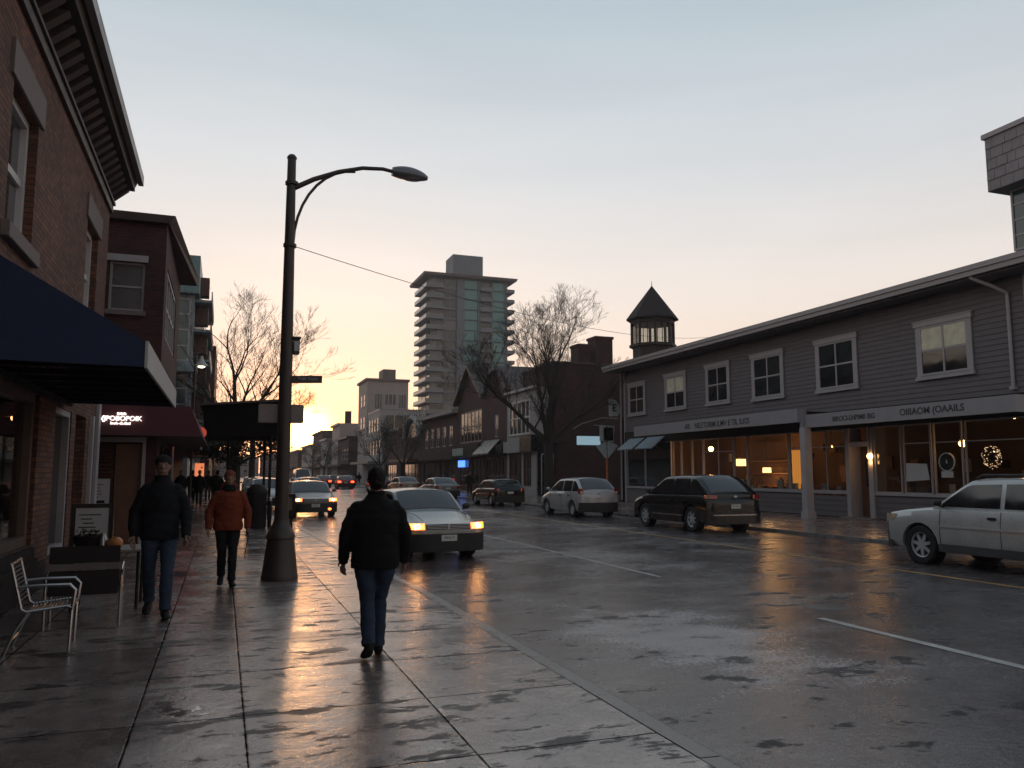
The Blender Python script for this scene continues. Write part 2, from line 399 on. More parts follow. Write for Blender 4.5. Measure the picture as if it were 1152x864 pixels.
g1 = mixc(t, math_(t, 'MULTIPLY', gl1, low), (0, 0, 0), (.10, .01, -.05))
g2 = mixc(t, gl2, (0, 0, 0), (.5, .20, -.03)); g3 = mixc(t, gl3, (0, 0, 0), (30, 12, 2)); g2 = mixc(t, 1, g2, mixc(t, math_(t, 'POWER', math_(t, 'MAXIMUM', dotp, 0), 1300), (0, 0, 0), (1.6, .22, -.35)), 'ADD'); hz = ramp(t, up, [(0, 1.), (.07, .8), (.17, 0.)]); g2 = mixc(t, 1, g2, mixc(t, math_(t, 'MULTIPLY', math_(t, 'POWER', math_(t, 'MAXIMUM', dotp, 0), 22), hz), (0, 0, 0), (.20, -.10, -.27)), 'ADD')
tot = mixc(t, 1, mixc(t, 1, mixc(t, 1, veil, g1, 'ADD'), g2, 'ADD'), g3, 'ADD')
sc = node(t, 'ShaderNodeVectorMath', operation='SCALE'); t.links.new(sky.outputs[0], sc.inputs[0]); sc.inputs['Scale'].default_value = .03
s2 = node(t, 'ShaderNodeVectorMath', operation='SCALE'); t.links.new(tot, s2.inputs[0]); s2.inputs['Scale'].default_value = 1.40
ad = node(t, 'ShaderNodeVectorMath', operation='ADD'); t.links.new(sc.outputs[0], ad.inputs[0]); t.links.new(s2.outputs[0], ad.inputs[1])
t.links.new(ad.outputs[0], bg.inputs[0]); bg.inputs[1].default_value = 1.0
sun = bpy.data.lights.new('sun', 'SUN'); sun.energy = .07; sun.angle = R(.6); sun.color = (1, .52, .22)
so = bpy.data.objects.new('sun', sun); col.objects.link(so)
so.rotation_euler = Vector(sd).to_track_quat('Z', 'Y').to_euler()
scene.view_settings.view_transform = 'Standard'; scene.view_settings.look = 'None'
scene.view_settings.gamma = 1; scene.view_settings.exposure = 0

# ------------------------------------------------------------------ the ground
def sheet(name, poly, z, mat, thick=None):
    b = MB()
    if thick: b.prism([(x, y, z - thick) for x, y in poly], (0, 0, thick))
    else: b.add([(x, y, z) for x, y in poly], [tuple(range(len(poly)))])
    return tag(b.build(name, mat, fix=bool(thick)), kind='structure')
KL = [(-12, 2.83), (6, 2.83), (11, 2.80), (15, 2.66), (19, 2.5), (24, 2.40), (29, 2.32), (31.5, 2.05), (34, 1.35), (37, 1.1), (60, .95), (420, .95)]
sheet('ground', [(-2500, -400), (2500, -400), (2500, 4500), (-2500, 4500)], -.14, M['earth'])
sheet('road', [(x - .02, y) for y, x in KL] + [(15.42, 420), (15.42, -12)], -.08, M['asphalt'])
def left_walk():
    return [(-16, -12)] + [(x - .16, y) for y, x in KL] + [(-16, 420)]
sheet('sidewalk', left_walk(), 0, M['paving'], .13)
sheet('sidewalk_right', [(15.55, -12), (40, -12), (40, 420), (15.55, 420)], .0, M['paving'], .13)
gt = MB()
for (y0, x0), (y1, x1) in zip(KL, KL[1:]):
    n = max(1, int((y1 - y0) / 3.1)) if y1 < 70 else 1
    for i in range(n):
        a, c = i / n, (i + 1) / n; xa, xb, ya, yb = lerp(x0, x1, a), lerp(x0, x1, c), lerp(y0, y1, a), lerp(y0, y1, c)
        gt.add([(xa - .01, ya + .012, -.072), (xa + .12, ya + .012, -.0755), (xb + .12, yb, -.0755), (xb - .01, yb, -.072)], [(0, 1, 2, 3)])
tag(gt.build('gutter', plain('gutter_concrete', (.045, .038, .038), .3, var=.4, scale=3, bumpy=.5), fix=False), kind='structure')
kb = MB()
for (y0, x0), (y1, x1) in zip(KL, KL[1:]):
    n = max(1, int((y1 - y0) / 1.8)) if y1 < 70 else 1
    for i in range(n):
        a, c = i / n, (i + 1) / n; g = .006 if n > 1 else 0
        xa, xb, ya, yb = lerp(x0, x1, a), lerp(x0, x1, c), lerp(y0, y1, a) + g, lerp(y0, y1, c)
        dz = random.uniform(-.003, .006)
        kb.hexa([(xa - .155, ya, -.13), (xa, ya, -.13), (xb, yb, -.13), (xb - .155, yb, -.13), (xa - .155, ya, .004 + dz), (xa - .02, ya, .0 + dz), (xb - .02, yb, .0 + dz), (xb - .155, yb, .004 + dz)])
tag(kb.build('kerb', M['kerb'], fix=True), kind='structure')
kb = MB(); kb.box(15.40, 15.545, -12, 420, -.13, .006)
tag(kb.build('kerb_right', M['kerb'], fix=True), kind='structure')
M['marking'] = plain('worn_road_paint', (.42, .40, .38), .4, var=.35, scale=3)
M['marking_y'] = plain('worn_yellow_paint', (.50, .27, .08), .4, var=.35, scale=3)
def marking(name, x, w, y0, y1, mat, step=3.0):
    b = MB(); y = y0; off = random.uniform(-.01, .01)
    pts = []
    while y < y1: pts.append(y); y += step * .25
    pts.append(y1)
    for a, c in zip(pts, pts[1:]):
        j = random.uniform(-.012, .012)
        b.add([(x - w / 2 + off, a, -.076), (x + w / 2 + j, a, -.076), (x + w / 2 + j * .7, c, -.076), (x - w / 2 + off, c, -.076)], [(0, 1, 2, 3)])
    return tag(b.build(name, mat, fix=False), kind='structure')
marking('lane_marking', 6.80, .12, 1.5, 8.0, M['marking'])
marking('lane_marking', 6.95, .06, 12.0, 34, M['marking'])
marking('parking_line', 11.45, .09, -4, 46, M['marking_y'])
# rectangular utility patch and manhole in the carriageway
M['patch'] = plain('old_patch', (.022, .02, .021), .34, var=.4, scale=5, bumpy=.5)
sheet('road_patch', [(6.0, 17.6), (7.1, 17.4), (7.2, 19.1), (5.9, 19.3)], -.0765, M['patch'])
o = MB().lathe([(.001, 0), (.31, 0), (.33, -.004)], (7.5, 8.7, -.0745), 28).build('manhole_cover', M['patch'], sm=True)
tag(o, 'small dark round manhole cover set flush in the wet road', 'manhole cover')

# ------------------------------------------------------------------ left: brick building with navy awning
F = frame((-2.4, 0, 0), (0, 1, 0), (1, 0, 0))          # u = world y, outward = +x
def brick_corner():
    b = empty('brick_building', (-2.4, 10, 0), 'near left brick building with heavy bracketed cornice above the navy awning', 'building')
    holes = [(10.1, 11.42, 4.45, 6.12), (15.45, 16.75, 4.45, 6.12), (5, 12.55, .68, 2.72), (6.0, 7.3, 4.45, 6.12),
             (13.7, 15.05, .42, 2.66), (15.45, 16.55, .0, 2.66)]
    wm = wall_mb(F, -14, 18, 0, 7.5, holes, .32)  # stretch behind the camera is added for reflections and less light opposite
    wm.box(17.7, 17.998, -9, -.32, 0, 7.48)
    wm.build('wall', M['brick'], b, fix=False)
    for (u0, u1, z0, z1) in (holes[0], holes[1], holes[3]):
        o = window(F, u0, u1, z0, z1, b, M['white'], M['sky_glass'], y=-.17, fw=.10, nx=1, nz=2, fd=.12)
        MB(F).box(u0 - .12, u1 + .12, -.2, .085, z0 - .19, z0 - .003).build('sill', M['stone'], o, bevel=.008)
        MB(F).box(u0 - .18, u1 + .18, -.14, .035, z1 + .003, z1 + .42).build('lintel', M['stone'], o, bevel=.006)
        MB(F).box(u0 + .1, u1 - .1, -.42, -.40, z0 + .1, z1 - .1).build('blind_or_sky_reflection', plain('window_blind', (.33, .31, .29), .8), o)
    # cornice in world coords along y
    c = MB(F)
    c.box(-3, 18.02, .002, .06, 7.02, 7.18)                   # architrave
    c.box(-3, 18.04, .002, .10, 7.18, 7.24)
    c.box(-3, 18.06, .002, .20, 7.47, 7.56)
    c.box(-3, 18.10, -.3, .44, 7.56, 7.64)
    c.hexa([(-3, .30, 7.64), (18.1, .30, 7.64), (18.1, .44, 7.64), (-3, .44, 7.64), (-3, .30, 7.82), (18.1, .30, 7.82), (18.1, .52, 7.82), (-3, .52, 7.82)])
    co = c.build('cornice', M['cornice'], b)
    d = MB(F); u = -2.8
    while u < 17.9:
        d.hexa([(u, .002, 7.24), (u + .17, .002, 7.24), (u + .17, .10, 7.24), (u, .10, 7.24), (u, .002, 7.47), (u + .17, .002, 7.47), (u + .17, .36, 7.47), (u, .36, 7.47)])
        d.box(u + .22, u + .28, .002, .09, 7.36, 7.47)
        u += .36
    d.build('bracket_row', M['cornice'], co)
    g = MB(F).box(-3, 18.12, .50, .60, 7.70, 7.85).box(-3, 18.12, -.3, .6, 7.86, 7.90); g.build('gutter', M['gutter'], co)
    # storefront
    sw = MB(F); sw.box(5, 12.62, -.02, .09, .42, .50).box(5, 12.62, -.05, .045, .02, .42).box(5, 12.55, -.3, .05, .50, .66)
    sw.build('stall_riser', M['dark'], b)
    window(F, 5.0, 12.50, .68, 2.72, b, plain('dark_storefront_frame', (.10, .065, .05), .5), M['clear'], y=-.12, fw=.13, nx=2, nz=1, fd=.14, name='shop_window')
    it = MB(F).box(4.8, 16.5, -3.2, -3.1, 0, 3.0).box(4.8, 16.5, -3.1, -.33, 2.9, 3.0).box(4.8, 16.5, -3.1, -.33, .0, .02).box(16.4, 16.5, -3.1, -.33, .02, 2.9).box(4.8, 4.9, -3.1, -.33, .02, 2.9)
    it.build('interior', M['interior_dark'], b)
    # lower shopfront beyond the brick pier: panelled window and door with pale frames
    window(F, 13.7, 15.05, .42, 2.66, b, M['trim'], M['glass'], y=-.10, fw=.10, nx=1, nz=1, fd=.16, name='side_window')
    dr = MB(F).box(15.5, 16.5, -.26, -.20, .02, 2.62).build('door', M['dark'], b)
    MB(F).box(15.62, 16.38, -.20, -.185, .9, 2.45).build('pane', M['glass'], dr)
    MB(F).tube([(15.62, -.14, .95), (15.62, -.14, 1.35)], .014).build('handle', M['steel'], dr)
    MB(F).box(16.95, 17.12, .002, .07, 0, 2.72).box(17.72, 18.01, .002, .055, 0, 3.3).build('pilaster', M['trim'], b)
    ds = MB(F).box(17.0, 17.10, .09, .17, 2.7, 7.1); 
    MB(F).box(12.70, 13.55, .002, .02, .0, .40).box(13.5, 18, .0, .08, .0, .12).build('plinth', M['dark'], b)
    # canvas awning
    a0, a1, x1 = 9.0, 14.4, 1.6
    prof = [(.01, 2.76), (x1, 2.74), (x1, 3.0), (.01, 3.94)]
    aw = MB(F)
    aw.prism([(a0, y, z) for y, z in prof], (.04, 0, 0)); aw.prism([(a1 - .04, y, z) for y, z in prof], (.04, 0, 0))
    aw.hexa([(a0 + .04, .01, 3.90), (a1 - .04, .01, 3.90), (a1 - .04, x1, 2.96), (a0 + .04, x1, 2.96), (a0 + .04, .01, 3.94), (a1 - .04, .01, 3.94), (a1 - .04, x1, 3.0), (a0 + .04, x1, 3.0)])
    ao = aw.build('awning', M['navy'], b)
    MB(F).box(a0 - .004, a1 + .004, x1 + .002, x1 + .03, 2.73, 3.01).build('valance', plain('pale_valance', (.42, .41, .40), .7, var=.15, scale=2), ao)
    rb = MB(F)
    k = a0 + .5
    while k < a1 - .2: rb.box(k, k + .05, .02, x1 - .02, 2.77, 2.83); k += .75
    rb.box(a0 + .04, a1 - .04, .06, .12, 2.70, 2.77).build('awning_rafters', M['dark'], ao)
    return b
bb = brick_corner()
pl = empty('pendant_lamp', (-3.0, 14.0, 2.9), 'small warm pendant lamp glowing inside the left shop window', 'lamp')
MB().tube([(-3.0, 14.0, 2.9), (-3.0, 14.0, 2.62)], .008, 6).build('cord', M['dark'], pl)
MB().lathe([(.02, .16), (.05, .14), (.13, .03), (.14, 0), (.12, .0)], (-3.0, 14.0, 2.50), 20).build('lamp_shade', plain('amber_shade', (.35, .16, .05), .4), pl, sm=True)
MB().ell((-3.0, 14.0, 2.48), (.055, .055, .05)).build('bulb', emis('dim_bulb', (1, .55, .2), 9), pl, sm=True)
# counter and goods inside the shop, dim
ct = empty('shop_counter', (-4.3, 9.6, 0), 'dim counter with boxes behind the left shop window', 'counter')
MB().box(-4.8, -3.9, 7.0, 11.8, 0.02, .95).box(-4.85, -3.85, 6.95, 11.85, .95, 1.0).build('cabinet', M['interior'], ct)
tag(MB().box(-4.5, -4.15, 9.2, 9.6, 1.0, 1.42).build('carton', plain('card_box', (.35, .24, .14), .8), None, bevel=.01), 'pale carton standing on the counter inside the left shop', 'box')

# ------------------------------------------------------------------ second brick building, its end wall faces us
F2 = frame((0, 20, 0), (1, 0, 0), (0, -1, 0)); F2s = frame((-1.43, 0, 0), (0, 1, 0), (1, 0, 0))
def second():
    b = empty('brick_shop', (-3, 20, 0), 'two storey red brick shop with flat roof and maroon awning behind the navy one', 'building')
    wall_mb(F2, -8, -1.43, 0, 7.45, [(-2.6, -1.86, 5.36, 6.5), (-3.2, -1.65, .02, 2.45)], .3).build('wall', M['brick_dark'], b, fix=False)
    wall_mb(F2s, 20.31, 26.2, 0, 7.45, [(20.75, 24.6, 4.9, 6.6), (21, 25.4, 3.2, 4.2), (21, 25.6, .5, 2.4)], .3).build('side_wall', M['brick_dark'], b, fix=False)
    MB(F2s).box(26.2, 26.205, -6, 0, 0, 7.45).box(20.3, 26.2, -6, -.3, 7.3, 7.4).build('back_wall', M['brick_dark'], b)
    rf = MB(); rf.hexa([(-8, 19.8, 7.45), (-1.38, 19.8, 7.45), (-.95, 26.4, 7.45), (-8, 26.4, 7.45), (-8, 19.75, 7.66), (-1.25, 19.75, 7.62), (-.9, 26.45, 7.62), (-8, 26.45, 7.66)])
    rf.build('roof', M['cornice'], b)
    o = window(F2, -2.6, -1.86, 5.36, 6.5, b, M['trim'], glass_dark('blind_glass', (.10, .09, .10), .25), y=-.1, fw=.05, nx=1, nz=2)
    MB(F2).box(-2.66, -1.80, -.05, .05, 6.503, 6.66).build('lintel', M['trim'], o)
    MB(F2).box(-2.65, -1.81, -.05, .06, 5.25, 5.357).build('sill', M['stone'], o)
    window(F2s, 20.75, 24.6, 4.9, 6.6, b, M['trim'], M['glass'], y=-.06, fw=.09, nx=5, nz=2)
    window(F2s, 21, 25.4, 3.2, 4.2, b, M['trim'], M['glass'], y=-.06, fw=.08, nx=4, nz=1)
    window(F2s, 21, 25.6, .5, 2.4, b, M['dark'], M['glass'], y=-.06, fw=.08, nx=3, nz=1, name='shop_window')
    # maroon box awning round the corner
    aw = MB(); aw.hexa([(-8, 19.25, 2.5), (-.45, 19.25, 2.46), (-.45, 27.4, 2.46), (-8, 27.4, 2.5), (-8, 19.45, 3.14), (-.72, 19.45, 3.14), (-.72, 27.2, 3.14), (-8, 27.2, 3.14)])
    a = aw.build('awning', M['maroon'], b)
    # entrance bay under the awning: pale lintel, door, louvre and poster
    MB(F2).box(-3.2, -1.65, -.02, .06, 2.34, 2.452).box(-1.72, -1.65, -.02, .05, .02, 2.34).build('door_frame', M['trim'], b)
    d = MB(F2).box(-2.28, -1.73, -.16, -.1, .02, 2.3).build('door', M['wood'], b)
    MB(F2).box(-2.2, -1.82, -.1, -.088, .25, 1.0).box(-2.2, -1.82, -.1, -.088, 1.15, 2.15).build('panel', M['wood'], d)
    lv = MB(F2)
    for i in range(9): lv.box(-3.1, -2.32, -.14, -.08, 1.55 + i * .085, 1.6 + i * .085)
    lv.box(-3.2, -2.3, -.2, -.145, .02, 2.34); lv.build('louvre', M['brick_far'], b)
    MB(F2).box(-2.9, -2.36, -.078, -.07, .95, 1.52).build('poster', M['paper'], b)
    tx = MB(F2)
    for i in range(5): tx.box(-2.84 + (i % 2) * .03, -2.5 - (i * 37 % 10) * .01, -.0695, -.067, 1.38 - i * .07, 1.395 - i * .07)
    tx.box(-2.8, -2.45, -.0695, -.067, .98, 1.04).build('poster_print', M['dark'], b)
    # lettering on the awning face
    S = frame((-2.22, 19.27, 2.83), (1, 0, 0), (0, -1, .3))
    S = frame((-2.12, 19.30, 2.80), (1, 0, 0), (0, -1, 0))
    mt = emis('lit_letters', (1, .93, .85), 1.3)
    for s, sz, dx, dz in (('ooo', .11, .03, .125), ('o(JPOBOPOIK', .145, 0, .01), ('Inoh-di.diati', .085, .02, -.095)):
        text_mesh('lettering', s, sz, frame((-2.15 + dx, 19.38 - .0, 2.82 + dz), (1, 0, 0), (0, -1, 0)), mt, a, ext=.09, bold=.003)
second()

# ------------------------------------------------------------------ teal and brown condominium beyond
def condo():
    b = empty('condominium', (-4, 62, 0), 'narrow modern teal and brown apartment block at the left of the street', 'building')
    g = plain('condo_grey_panel', (.20, .24, .26), .6); br = plain('condo_brown_panel', (.10, .045, .03), .6)
    MB().box(-14, -2.3, 60, 92, 0, 16.2).build('wall', g, b)
    MB().box(-6, -2.0, 59.4, 66, 14.2, 16.9).build('parapet', plain('teal_panel', (.12, .20, .22), .4), b)
    f = frame((0, 59.96, 0), (1, 0, 0), (0, -1, 0))
    for z0, z1 in ((4.2, 8.6), (9.4, 13.9)): window(f, -6.2, -2.5, z0, z1, b, M['trim'], M['glass_teal'], y=.03, fw=.12, nx=4, nz=4)
    MB(f).box(-6.5, -1.9, .0, .9, 8.6, 9.35).build('ledge', g, b)
    for i in range(5):
        z = 5.2 + i * 2.15
        s = MB().box(-2.3, -1.15, 60.5, 70, z, z + .18).build('balcony', g, b)
        MB().box(-1.2, -1.12, 60.5, 70, z + .18, z + .8).build('parapet_panel', M['white'] if i in (2, 4) else br, s)
        MB().box(-2.3, -1.4, 62, 63.2, z + .8, z + 2.15).build('fin', br, s)
    MB().box(-2.28, -.9, 72, 90, 3.2, 12.4).build('brown_wing', br, b)
    rl = MB()
    for i in range(7): rl.tube([(-6, 59.2, 2.9 + i * .17), (-1.7, 59.2, 2.9 + i * .17)], .03, 5)
    rl.build('railing', M['dark'], b)
condo()

# ------------------------------------------------------------------ low shops between, with neon strip
def lowshop():
    b = empty('low_shop', (-3, 32, 0), 'low dark shop with a red lit strip under its canopy, left side', 'building')
    MB().box(-9, -2.5, 27.5, 59, 0, 2.9).box(-10, -3.7, 27.6, 58.8, 2.901, 9.5).build('wall', M['brick_dark'], b)  # upper block is added out of view, to darken reflections in cars opposite
    c = MB().box(-3.2, -.55, 30, 58, 2.62, 2.86).build('canopy', M['dark'], b)
    MB().box(-2.4, -.70, 29.9, 29.98, 2.58, 2.68).build('neon_strip', emis('neon_red', (1, .10, .05), 2), c)
    MB().box(-2.51, -2.47, 30, 44, .4, 2.2).build('shop_window', M['glass'], b)
    MB().box(-3.0, -1.6, 30.0, 30.1, 0, 2.6).build('end_panel', M['trim'], b)
    MB().box(-1.5, -1.0, 50.0, 50.1, 1.0, 2.2).build('lit_panel', emis('orange_panel', (1, .25, .08), .8), b)
lowshop()
# lantern on bracket, and round sign
lt = empty('pendant_street_lamp', (-1.2, 38, 0), 'lit bell shaped street lamp on a thin post in front of the condominium', 'street lamp')
MB().tube([(-1.3, 38, 0), (-1.3, 38, 6.9), (-1.05, 38, 7.0)], .05).build('pole', M['pole'], lt)
MB().lathe([(.03, .45), (.08, .35), (.12, .18), (.32, .0), (.28, -.02)], (-1.05, 38, 6.4), 18).build('lamp_shade', plain('lamp_bell', (.4, .38, .34), .4), lt, sm=True)
MB().ell((-1.05, 38, 6.38), (.16, .16, .08)).build('bulb', emis('white_bulb', (1, .85, .6), 4), lt, sm=True)
rs = empty('round_sign', (-.75, 26.2, 3.1), 'round red sign hanging over the sidewalk by the maroon awning', 'sign')
MB().lathe([(.001, -.03), (.19, -.03), (.19, .03), (.001, .03)], (-.72, 28, 2.95), 26, 'y').build('disc', emis('red_sign_face', (.9, .12, .06), .35, (.6, .06, .04)), rs, sm=True)
MB().tube([(-1.43, 28, 3.2), (-.66, 28, 3.25)], .02).build('bracket', M['dark'], rs)
# ------------------------------------------------------------------ right: grey clapboard building
FR = frame((22, 0, 0), (0, 1, 0), (-1, 0, 0))
FE = frame((0, 16.55, 0), (1, 0, 0), (0, -1, 0))
def clap(m, u0, u1, z0, z1, name, parent, step=.17, mat=None):
    b = MB(m); z = z0
    while z < z1 - .01:
        h = min(step, z1 - z)
        a = u0; 
        while a < u1 - .01:
            c = min(u1, a + random.uniform(2.2, 4.9)); c = u1 if u1 - c < .6 else c; e = random.uniform(-.002, .003)
            b.hexa([(a + .002, -.2, z), (c - .002, -.2, z), (c - .002, .034 + e, z), (a + .002, .034 + e, z), (a + .002, -.2, z + h), (c - .002, -.2, z + h), (c - .002, .010 + e, z + h), (a + .002, .010 + e, z + h)]); a = c
        z += step
    return b.build(name, mat or M['siding'], parent, fix=False)
def glow_lamp(loc, kind='shade', s=.2, label='', pl=42):
    o = empty('interior_lamp', loc, label, 'lamp', 'lamps glowing inside the grey building')
    x, y, z = loc
    if kind == 'ball': MB().ell(loc, (s, s, s)).build('globe', M['lamp_glow'], o, sm=True)
    elif kind == 'square': MB().box(x - s, x + s, y - s, y + s, z - .04, z).build('panel', M['lamp_glow'], o)
    else: MB().lathe([(s, -s * .6), (s, -s * .6), (s * .96, s * .6), (s * .5, s * .62)], loc, 18).build('lamp_shade', M['lamp_soft'], o, sm=True)
    MB().tube([(x, y, 3.75), (x, y, z)], .01, 5).build('cord', M['dark'], o)
    if pl:
        l = bpy.data.lights.new('lamp_light', 'POINT'); l.energy = pl; l.color = (1, .50, .18); l.shadow_soft_size = max(.08, s)
        q = bpy.data.objects.new('lamp_light', l); col.objects.link(q); q.location = (x, y, z - s - .12)
def grey_building():
    b = empty('grey_clapboard_building', (22, 29, 0), 'long two storey grey clapboard building with pale window trim and shopfronts', 'building')
    clap(FR, 16.55, 41.6, 4.0, 7.5, 'wall', b)
    clap(FE, 22, 34, 0.0, 7.5, 'end_wall', b)
    MB(FR).box(16.5, 16.62, -.05, .045, 0, 7.5).box(41.5, 41.68, -.05, .045, 0, 7.5).build('corner_board', M['trim'], b)
    wm = MB().box(22.3, 34, 16.8, 41.5, 3.78, 4.02).box(33.9, 34, 16.8, 41.5, 0, 7.5).box(22.2, 34, 41.3, 41.6, 0, 7.5); wm.build('inner_wall', M['interior_dark'], b)
    # roof: eave, soffit, fascia, gutter, shallow slope
    e = MB(); e.box(21.15, 34.5, 15.7, 42.3, 7.50, 7.58); 
    e.hexa([(21.12, 15.66, 7.58), (35, 15.66, 7.58), (35, 42.34, 7.58), (21.12, 42.34, 7.58), (21.05, 15.6, 7.78), (35, 15.6, 7.78), (35, 42.4, 7.78), (21.05, 42.4, 7.78)])
    rf = MB().add([(21.0, 15.55, 7.84), (35, 15.55, 7.84), (35, 42.45, 7.84), (21.0, 42.45, 7.84), (27.5, 20.5, 8.75), (27.5, 37.5, 8.75)], [(0, 3, 5, 4), (0, 4, 1), (3, 2, 5), (1, 4, 5, 2), (0, 1, 2, 3)])
    ro = rf.build('roof', M['roof'], b)
    e.build('soffit', M['siding'], ro)
    g = MB().box(20.93, 21.10, 15.5, 42.5, 7.72, 7.88).box(21.1, 35, 15.45, 15.6, 7.72, 7.88).box(20.98, 21.04, 15.55, 42.45, 7.56, 7.715)
    g.build('gutter', plain('eave_gutter', (.30, .27, .28), .5, var=.12), ro)
    dp = MB().tube([(21.1, 17.75, 7.72), (21.12, 17.6, 7.5), (21.5, 17.3, 7.25), (21.9, 17.1, 7.0), (21.91, 17.1, 6.7), (21.91, 17.1, 4.15)], .055, 10)
    dp.box(21.83, 21.98, 17.02, 17.18, 4.1, 4.2).build('downpipe', M['trim'], b, sm=True)
    MB().tube([(21.9, 41.95, 7.5), (21.9, 41.95, .1)], .05, 8).build('drainpipe', M['trim'], b, sm=True)
    ups = [(39.1, 41.07, 4.85, 6.72), (34.93, 37.0, 4.85, 6.78), (31.2, 33.15, 4.84, 6.8), (27.4, 29.55, 4.76, 6.8), (23.25, 25.45, 4.74, 6.8), (18.4, 20.55, 4.72, 6.66)]
    for k, (u0, u1, z0, z1) in enumerate(ups):
        ww = window(FR, u0 + .14, u1 - .14, z0 + .14, z1 - .14, b, M['trim'], M['glass'], y=.06, fw=.075, nx=2, nz=2, fd=.05)
        MB(FR).box(u0, u0 + .14, .035, .085, z0 + .12, z1 - .14).box(u1 - .14, u1, .035, .085, z0 + .12, z1 - .14).box(u0 - .05, u1 + .05, .035, .12, z1 - .14, z1 + .02).box(u0 - .04, u1 + .04, .035, .13, z0, z0 + .12).box(u0 - .08, u1 + .08, .036, .14, z1 + .022, z1 + .06).build('casing', M['trim'], ww)
        if k in (1, 5): MB(FR).box(u0 + .2, u1 - .2, .056, .062, lerp(z0, z1, .52), z1 - .2).build('blind_or_sky_reflection', plain('cream_sky_reflection', (.62, .58, .44), .5), ww)  # cream colour stands in for bright sky reflected in these panes
    # shop fascia (sign board) projecting over the pavement, on posts
    f = MB().box(20.22, 20.34, 15.75, 24.2, 3.31, 3.78).box(20.0, 20.12, 24.3, 36.9, 3.52, 4.02).box(20.12, 20.34, 24.2, 24.32, 3.31, 4.0)
    f.box(20.34, 22, 15.75, 15.87, 3.31, 3.78)
    fo = f.build('sign_board', plain('fascia_paint', (.26, .245, .26), .6, var=.12), b)
    MB().box(20.34, 22, 15.87, 24.3, 3.66, 3.74).box(20.12, 22, 24.32, 36.9, 3.86, 3.94).build('canopy_roof', M['dark'], b)
    MB().box(20.10, 20.40, 24.06, 24.34, 0.0, 3.31).box(20.06, 20.44, 24.02, 24.38, 0, .25).build('post', M['trim'], b)
    ink = plain('sign_ink', (.045, .035, .035), .7)
    def st(s, size, yc, zc, x, sx=1.0): text_mesh('lettering', s, size, frame((x - .003, yc, zc), (0, -1, 0), (-1, 0, 0)), ink, fo, ext=.004, bold=.006, sx=sx)
    st('BIROCI-LNPIMII IBG', .24, 21.75, 3.53, 20.22, .95); st('OIIIAOM (OAAILS', .29, 18.55, 3.55, 20.22, 1.05)
    st('AIS    NILETUBIM ILMV E TIL ILKIS', .34, 29.6, 3.75, 20.0, .98)
    text_mesh('lettering', 'IF', .34, frame((20.75, 15.747, 3.55), (1, 0, 0), (0, -1, 0)), ink, fo, ext=.004, bold=.006)
    # ground floor shopfront at x=22, with dado
    FS = FR
    dado = [(16.75, 22.75, .0, .86), (24.0, 26.3, .0, .80), (26.3, 36.4, .0, .86), (36.5, 41.55, .0, .8)]
    for u0, u1, z0, z1 in dado: clap(FR, u0, u1, z0 + .02, z1, 'dado', b, .2)
    MB(FR).box(16.75, 22.7, -.08, .10, .86, .95).box(24.05, 36.4, -.08, .10, .86, .95).box(36.5, 41.55, -.08, .10, .80, .87).build('sill', M['trim'], b)
    MB(FR).box(16.6, 41.6, -.12, .06, 3.30, 3.99).build('head_beam', M['dark'], b)
    wins = [(16.75, 18.95, .95, 3.3, 1, 1), (19.05, 20.15, .95, 3.3, 1, 1), (20.25, 21.4, .95, 3.3, 1, 1), (21.5, 22.7, .95, 3.3, 1, 1),
            (24.1, 26.2, .95, 3.3, 2, 1), (26.45, 27.3, .95, 3.3, 1, 1), (27.35, 30.1, .95, 3.3, 1, 1), (30.15, 31.1, .95, 3.3, 1, 1), (31.15, 33.6, .95, 3.3, 2, 1),
            (33.65, 34.6, .95, 3.3, 1, 1), (34.65, 35.6, .95, 3.3, 1, 1), (35.65, 36.4, .95, 3.3, 1, 1), (36.6, 39.3, .87, 3.3, 1, 1), (39.35, 41.4, .87, 3.3, 1, 1)]
    for i, (u0, u1, z0, z1, nx, nz) in enumerate(wins):
        ww = window(FR, u0, u1, z0, z1, b, M['trim'], M['clear'] if i < 12 else M['glass'], y=-.02, fw=.042, nx=nx, nz=1, fd=.07, name='shop_window')
        if i in (0, 1, 2, 4, 5, 8): MB(FR).box(u0 + .07, u1 - .07, -.045, .005, 2.63, 2.665).build('transom', M['trim'], ww)
    # entrance
    dr = MB(FR).box(22.95, 23.85, -.50, -.44, .05, 2.6).build('door', M['wood'], b)
    MB(FR).box(23.2, 23.62, -.438, -.43, 1.15, 2.15).build('pane', M['glass'], dr)
    MB(FR).box(23.25, 23.57, -.428, -.42, 1.25, 2.05).build('notice', M['dark'], dr)
    MB(FR).tube([(23.02, -.40, 1.0), (23.02, -.40, 1.3)], .015).build('handle', M['steel'], dr)
    MB(FR).box(22.72, 22.94, -.5, .09, .02, 3.3).box(23.86, 24.05, -.5, .09, .02, 3.3).box(22.94, 23.86, -.5, .07, 2.62, 2.78).build('door_frame', M['trim'], b)
    MB(FR).box(22.94, 23.86, -.46, -.45, 2.78, 3.3).build('transom_glass', M['clear'], b)
    MB(FR).box(22.6, 24.2, -.5, .35, .0, .05).build('doorstep', M['kerb'], b)
    # rooms
    wallm = M['interior']
    rm = MB().box(25.6, 25.7, 16.8, 37.6, .02, 3.78).box(22.3, 25.6, 16.8, 37.6, .0, .02).box(22.3, 25.6, 16.8, 16.9, .02, 3.7)
    MB().box(22.3, 25.6, 37.6, 37.7, .02, 3.78).build('partition', M['interior_dark'], b)
    rm.build('room_wall', wallm, b)
